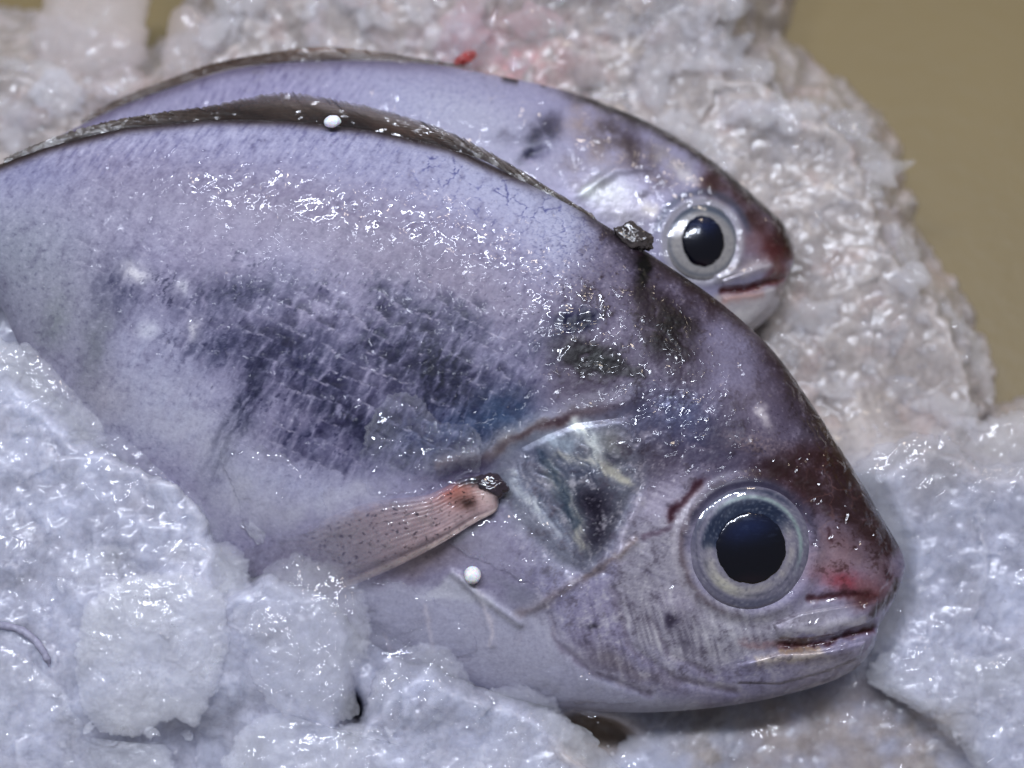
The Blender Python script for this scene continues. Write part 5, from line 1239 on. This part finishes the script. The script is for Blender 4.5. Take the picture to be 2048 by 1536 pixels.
# scattered smaller lumps on the right-hand slope, sharing a dozen meshes
rng = random.Random(5)
lib = []
for k in range(14):
    nvx = rng.randint(6, 9)
    aa = sorted((q_ + rng.uniform(-0.3, 0.3)) * 2 * math.pi / nvx for q_ in range(nvx))
    rr_ = [rng.uniform(11, 27) for _ in aa]
    poly_ = [(1024 + r_ * math.cos(a_), 768 + 0.8 * r_ * math.sin(a_)) for r_, a_ in zip(rr_, aa)]
    v, f, _f = chunk_mesh(poly_, 0, 17, 700 + 10 * k, spacing=2.2, jag=4.0, grain=2.4, lumpy=0.6, power=3.5)
    lib.append((v, f))
def lump_mesh(k, mat):
    v, f = lib[k]
    me = build_mesh('ice_lump', v * S, f, mat, (0, 0, 0))
    return me
lump_meshes = {}
FISH_B = [t for t, _ in pairs_b] + [b for _, b in pairs_b[::-1]]
FISH_F = [t for t, _ in pairs_f] + [b for _, b in pairs_f[::-1]]
def inside(px, py, poly):
    return poly_sd(np.array([px], float), np.array([py], float), poly)[0]
def hz(px, py):
    i = int((px + 200) / 8); j = int((py + 200) / 8)
    if not (0 <= i < 330 and 0 <= j < 260): return None
    w_ = HM[max(0, i - 1):i + 2, max(0, j - 1):j + 2].max()
    return None if w_ < -1e8 else w_
Rm = np.array([[1, 0, 0], [0, ct, -st], [0, st, ct]])
import mathutils
count = 0
tries = 0
zones = {'r': ('frosty little ice lump on the slope right of the back fish', 'little ice lumps on the right slope'),
         't': ('blurred little ice lump among the tinted pieces behind the fish', 'little ice lumps behind the fish'),
         'b': ('small ice lump lying among the big chunks around the belly and snout', 'little ice lumps among the big chunks')}
while count < 84 and tries < 20000:
    tries += 1
    px, py = rng.uniform(-40, 2080), rng.uniform(-40, 1570)
    if inside(px, py, FISH_F) < 14 and not (px < 480 and py > 0.9 * px + 760): continue
    if inside(px, py, FISH_B) < 14: continue
    sd = inside(px, py, MOUND)
    if sd > 4: continue
    right = px > 1380 and py < 880
    topz = py < 330 and px <= 1380
    if inside(px, py, GAP) < 10: continue
    zone = 'r' if right else ('t' if topz else 'b')
    if zone == 't' and rng.random() > 0.5: continue
    if zone == 'r' and rng.random() > (0.25 if sd < -70 else 0.9): continue
    if zone == 'b' and rng.random() > 0.10: continue
    size = 18 + 44 * rng.random() ** 1.3 if zone != 'b' else rng.uniform(8, 18)
    z = hz(px, py)
    if z is None: continue
    k = rng.randrange(12)
    mat = {'r': M_ICE2, 't': (M_BLOODY if 870 < px < 1150 else M_PINK) if rng.random() < 0.4 else M_ICE2, 'b': M_ICE}[zone]
    if zone == 'r' and rng.random() < 0.12: mat = M_CLEAR
    key = (k, mat.name)
    if key not in lump_meshes: lump_meshes[key] = lump_mesh(k, mat)
    dd = np.array([[(px - 1024) * (DU - z) / DU, (768 - py) * (DU - z) / DU, z + size * 0.15]])
    o = put('ice_lump', lump_meshes[key], to_world(dd)[0])
    s_ = size / 20
    o.scale = (s_ * rng.uniform(0.9, 1.4), s_ * rng.uniform(0.8, 1.2), s_ * rng.uniform(0.8, 1.3))
    o.rotation_euler = (TILT + rng.uniform(-0.55, 0.55), rng.uniform(-0.55, 0.55), rng.uniform(0, 6.28))
    tag(o, zones[zone][0], 'ice', zones[zone][1])
    count += 1

# fine grains, far too many to count
gr_lib = [lump(1024, 768, 0, 1, 1, 0.85, 900 + 7 * k, 5, 0.3, 1.8, 0, cuts=7) for k in range(10)]
nr = np.random.RandomState(8)
qx, qy = nr.uniform(-30, 2070, 30000), nr.uniform(-30, 1560, 30000)
back = ((qy < 880) & (qx > 1380)) | (qy < 330)
ok = (poly_sd(qx, qy, MOUND) < 2) & (poly_sd(qx, qy, GAP) > 4) & (poly_sd(qx, qy, FISH_B) > 5) & (poly_sd(qx, qy, FISH_F) > 5)
ok &= back | (nr.rand(30000) < 0.05)
ok &= fbm(qx / 70, qy / 70, 66, 3) > 0.0
qx, qy, back = qx[ok][:800], qy[ok][:800], back[ok][:800]
gv, gf, base_n = [], [], 0
for px, py, bk_ in zip(qx, qy, back):
    z = hz(px, py)
    if z is None: continue
    s_ = (nr.uniform(2.5, 5) + 6 * nr.rand() ** 4) * (1.2 if bk_ else 0.7)
    v, f = gr_lib[nr.randint(10)]
    a = nr.uniform(0, 6.28); ca, sa = math.cos(a), math.sin(a)
    vv = v * np.array([nr.uniform(0.7, 1.5), nr.uniform(0.7, 1.3), nr.uniform(0.6, 1)]) * s_
    vv = np.stack([vv[:, 0] * ca - vv[:, 1] * sa, vv[:, 0] * sa + vv[:, 1] * ca, vv[:, 2]], 1)
    vv += np.array([(px - 1024) * (DU - z) / DU, (768 - py) * (DU - z) / DU, z - 0.2 * s_])
    gv.append(vv); gf.append(f + base_n); base_n += len(vv)
tag(put('ice_grains', build_mesh('ice_grains', to_world(np.vstack(gv)), np.vstack(gf), M_ICE2, (0, 0, 0))), 'loose fine grains of crushed ice over the heap', 'ice', kind='stuff')

# ------------------------------------------------------------------ small things
def thing_lump(name, label, cat, cx, cy, z, rx, ry, rz, mat, seed, amp, ang=0, group=None, res=20, freq=1.5):
    v, f = lump(cx, cy, z, rx, ry, rz, seed, res, amp, freq, z, ang)
    wv = to_world(v); org = wv.mean(0)
    return tag(put(name, build_mesh(name, wv, f, mat, org), org), label, cat, group)
zz = F.height_at(945, 1150)
thing_lump('foam_bead', 'round white foam bead on the throat below the pectoral fin', 'bead', 945, 1150, zz + 16, 17, 18, 17, M_FOAM, 3, 0.06, group='white foam beads')
thing_lump('foam_bead', 'white foam bead stuck on the dorsal fin of the front fish', 'bead', 665, 243, 58, 17, 12, 12, M_FOAM, 4, 0.10, 10, group='white foam beads')
thing_lump('blood_clot', 'small bright red blood clot on ice behind the back fish', 'blood', 930, 118, -338, 21, 9, 9, M_BLOOD, 6, 0.75, 30, res=26, freq=2.2)
thing_lump('blood_clot', 'dull pinkish red blood spot on ice right of the bright clot', 'blood', 1036, 130, -345, 20, 12, 9, M_BLOODY, 7, 0.3, -10, res=18, freq=2)
# grey curved strand at the lower left
path = spline([(-40, 1252), (10, 1254), (45, 1266), (75, 1290), (92, 1318), (96, 1335)], 60)
zs_ = np.array([ (hz(a, b) or 100) for a, b in path]); zs_ = np.convolve(np.pad(zs_, 6, mode='edge'), np.ones(13) / 13, 'valid') + 2 + 3 * fbm(path[:, 0] / 20, path[:, 1] / 20, 71, 2)
ang_ = np.linspace(0, 2 * math.pi, 14, endpoint=False)
rad_ = 8.0 * (1 - np.linspace(0, 1, 60) ** 8 * 0.8) * (1 + 0.25 * fbm(np.linspace(0, 9, 60), np.zeros(60), 72, 3))
tng = np.gradient(path, axis=0); tng /= np.linalg.norm(tng, axis=1)[:, None]
nrm = np.stack([-tng[:, 1], tng[:, 0]], 1)
pxs = path[:, None, 0] + nrm[:, None, 0] * rad_[:, None] * np.cos(ang_)[None]
pys = path[:, None, 1] + nrm[:, None, 1] * rad_[:, None] * np.cos(ang_)[None]
pz = zs_[:, None] + rad_[:, None] * np.sin(ang_)[None]
dv = design(pxs.T.ravel(), pys.T.ravel(), pz.T.ravel(), 110.0)
wv = to_world(dv); org = wv.mean(0)
tag(put('strand', build_mesh('strand', wv, grid_faces(14, 60, wrap_u=True), M_STRAND, org), org), 'grey curved strand frozen into the ice at the left edge', 'strand')
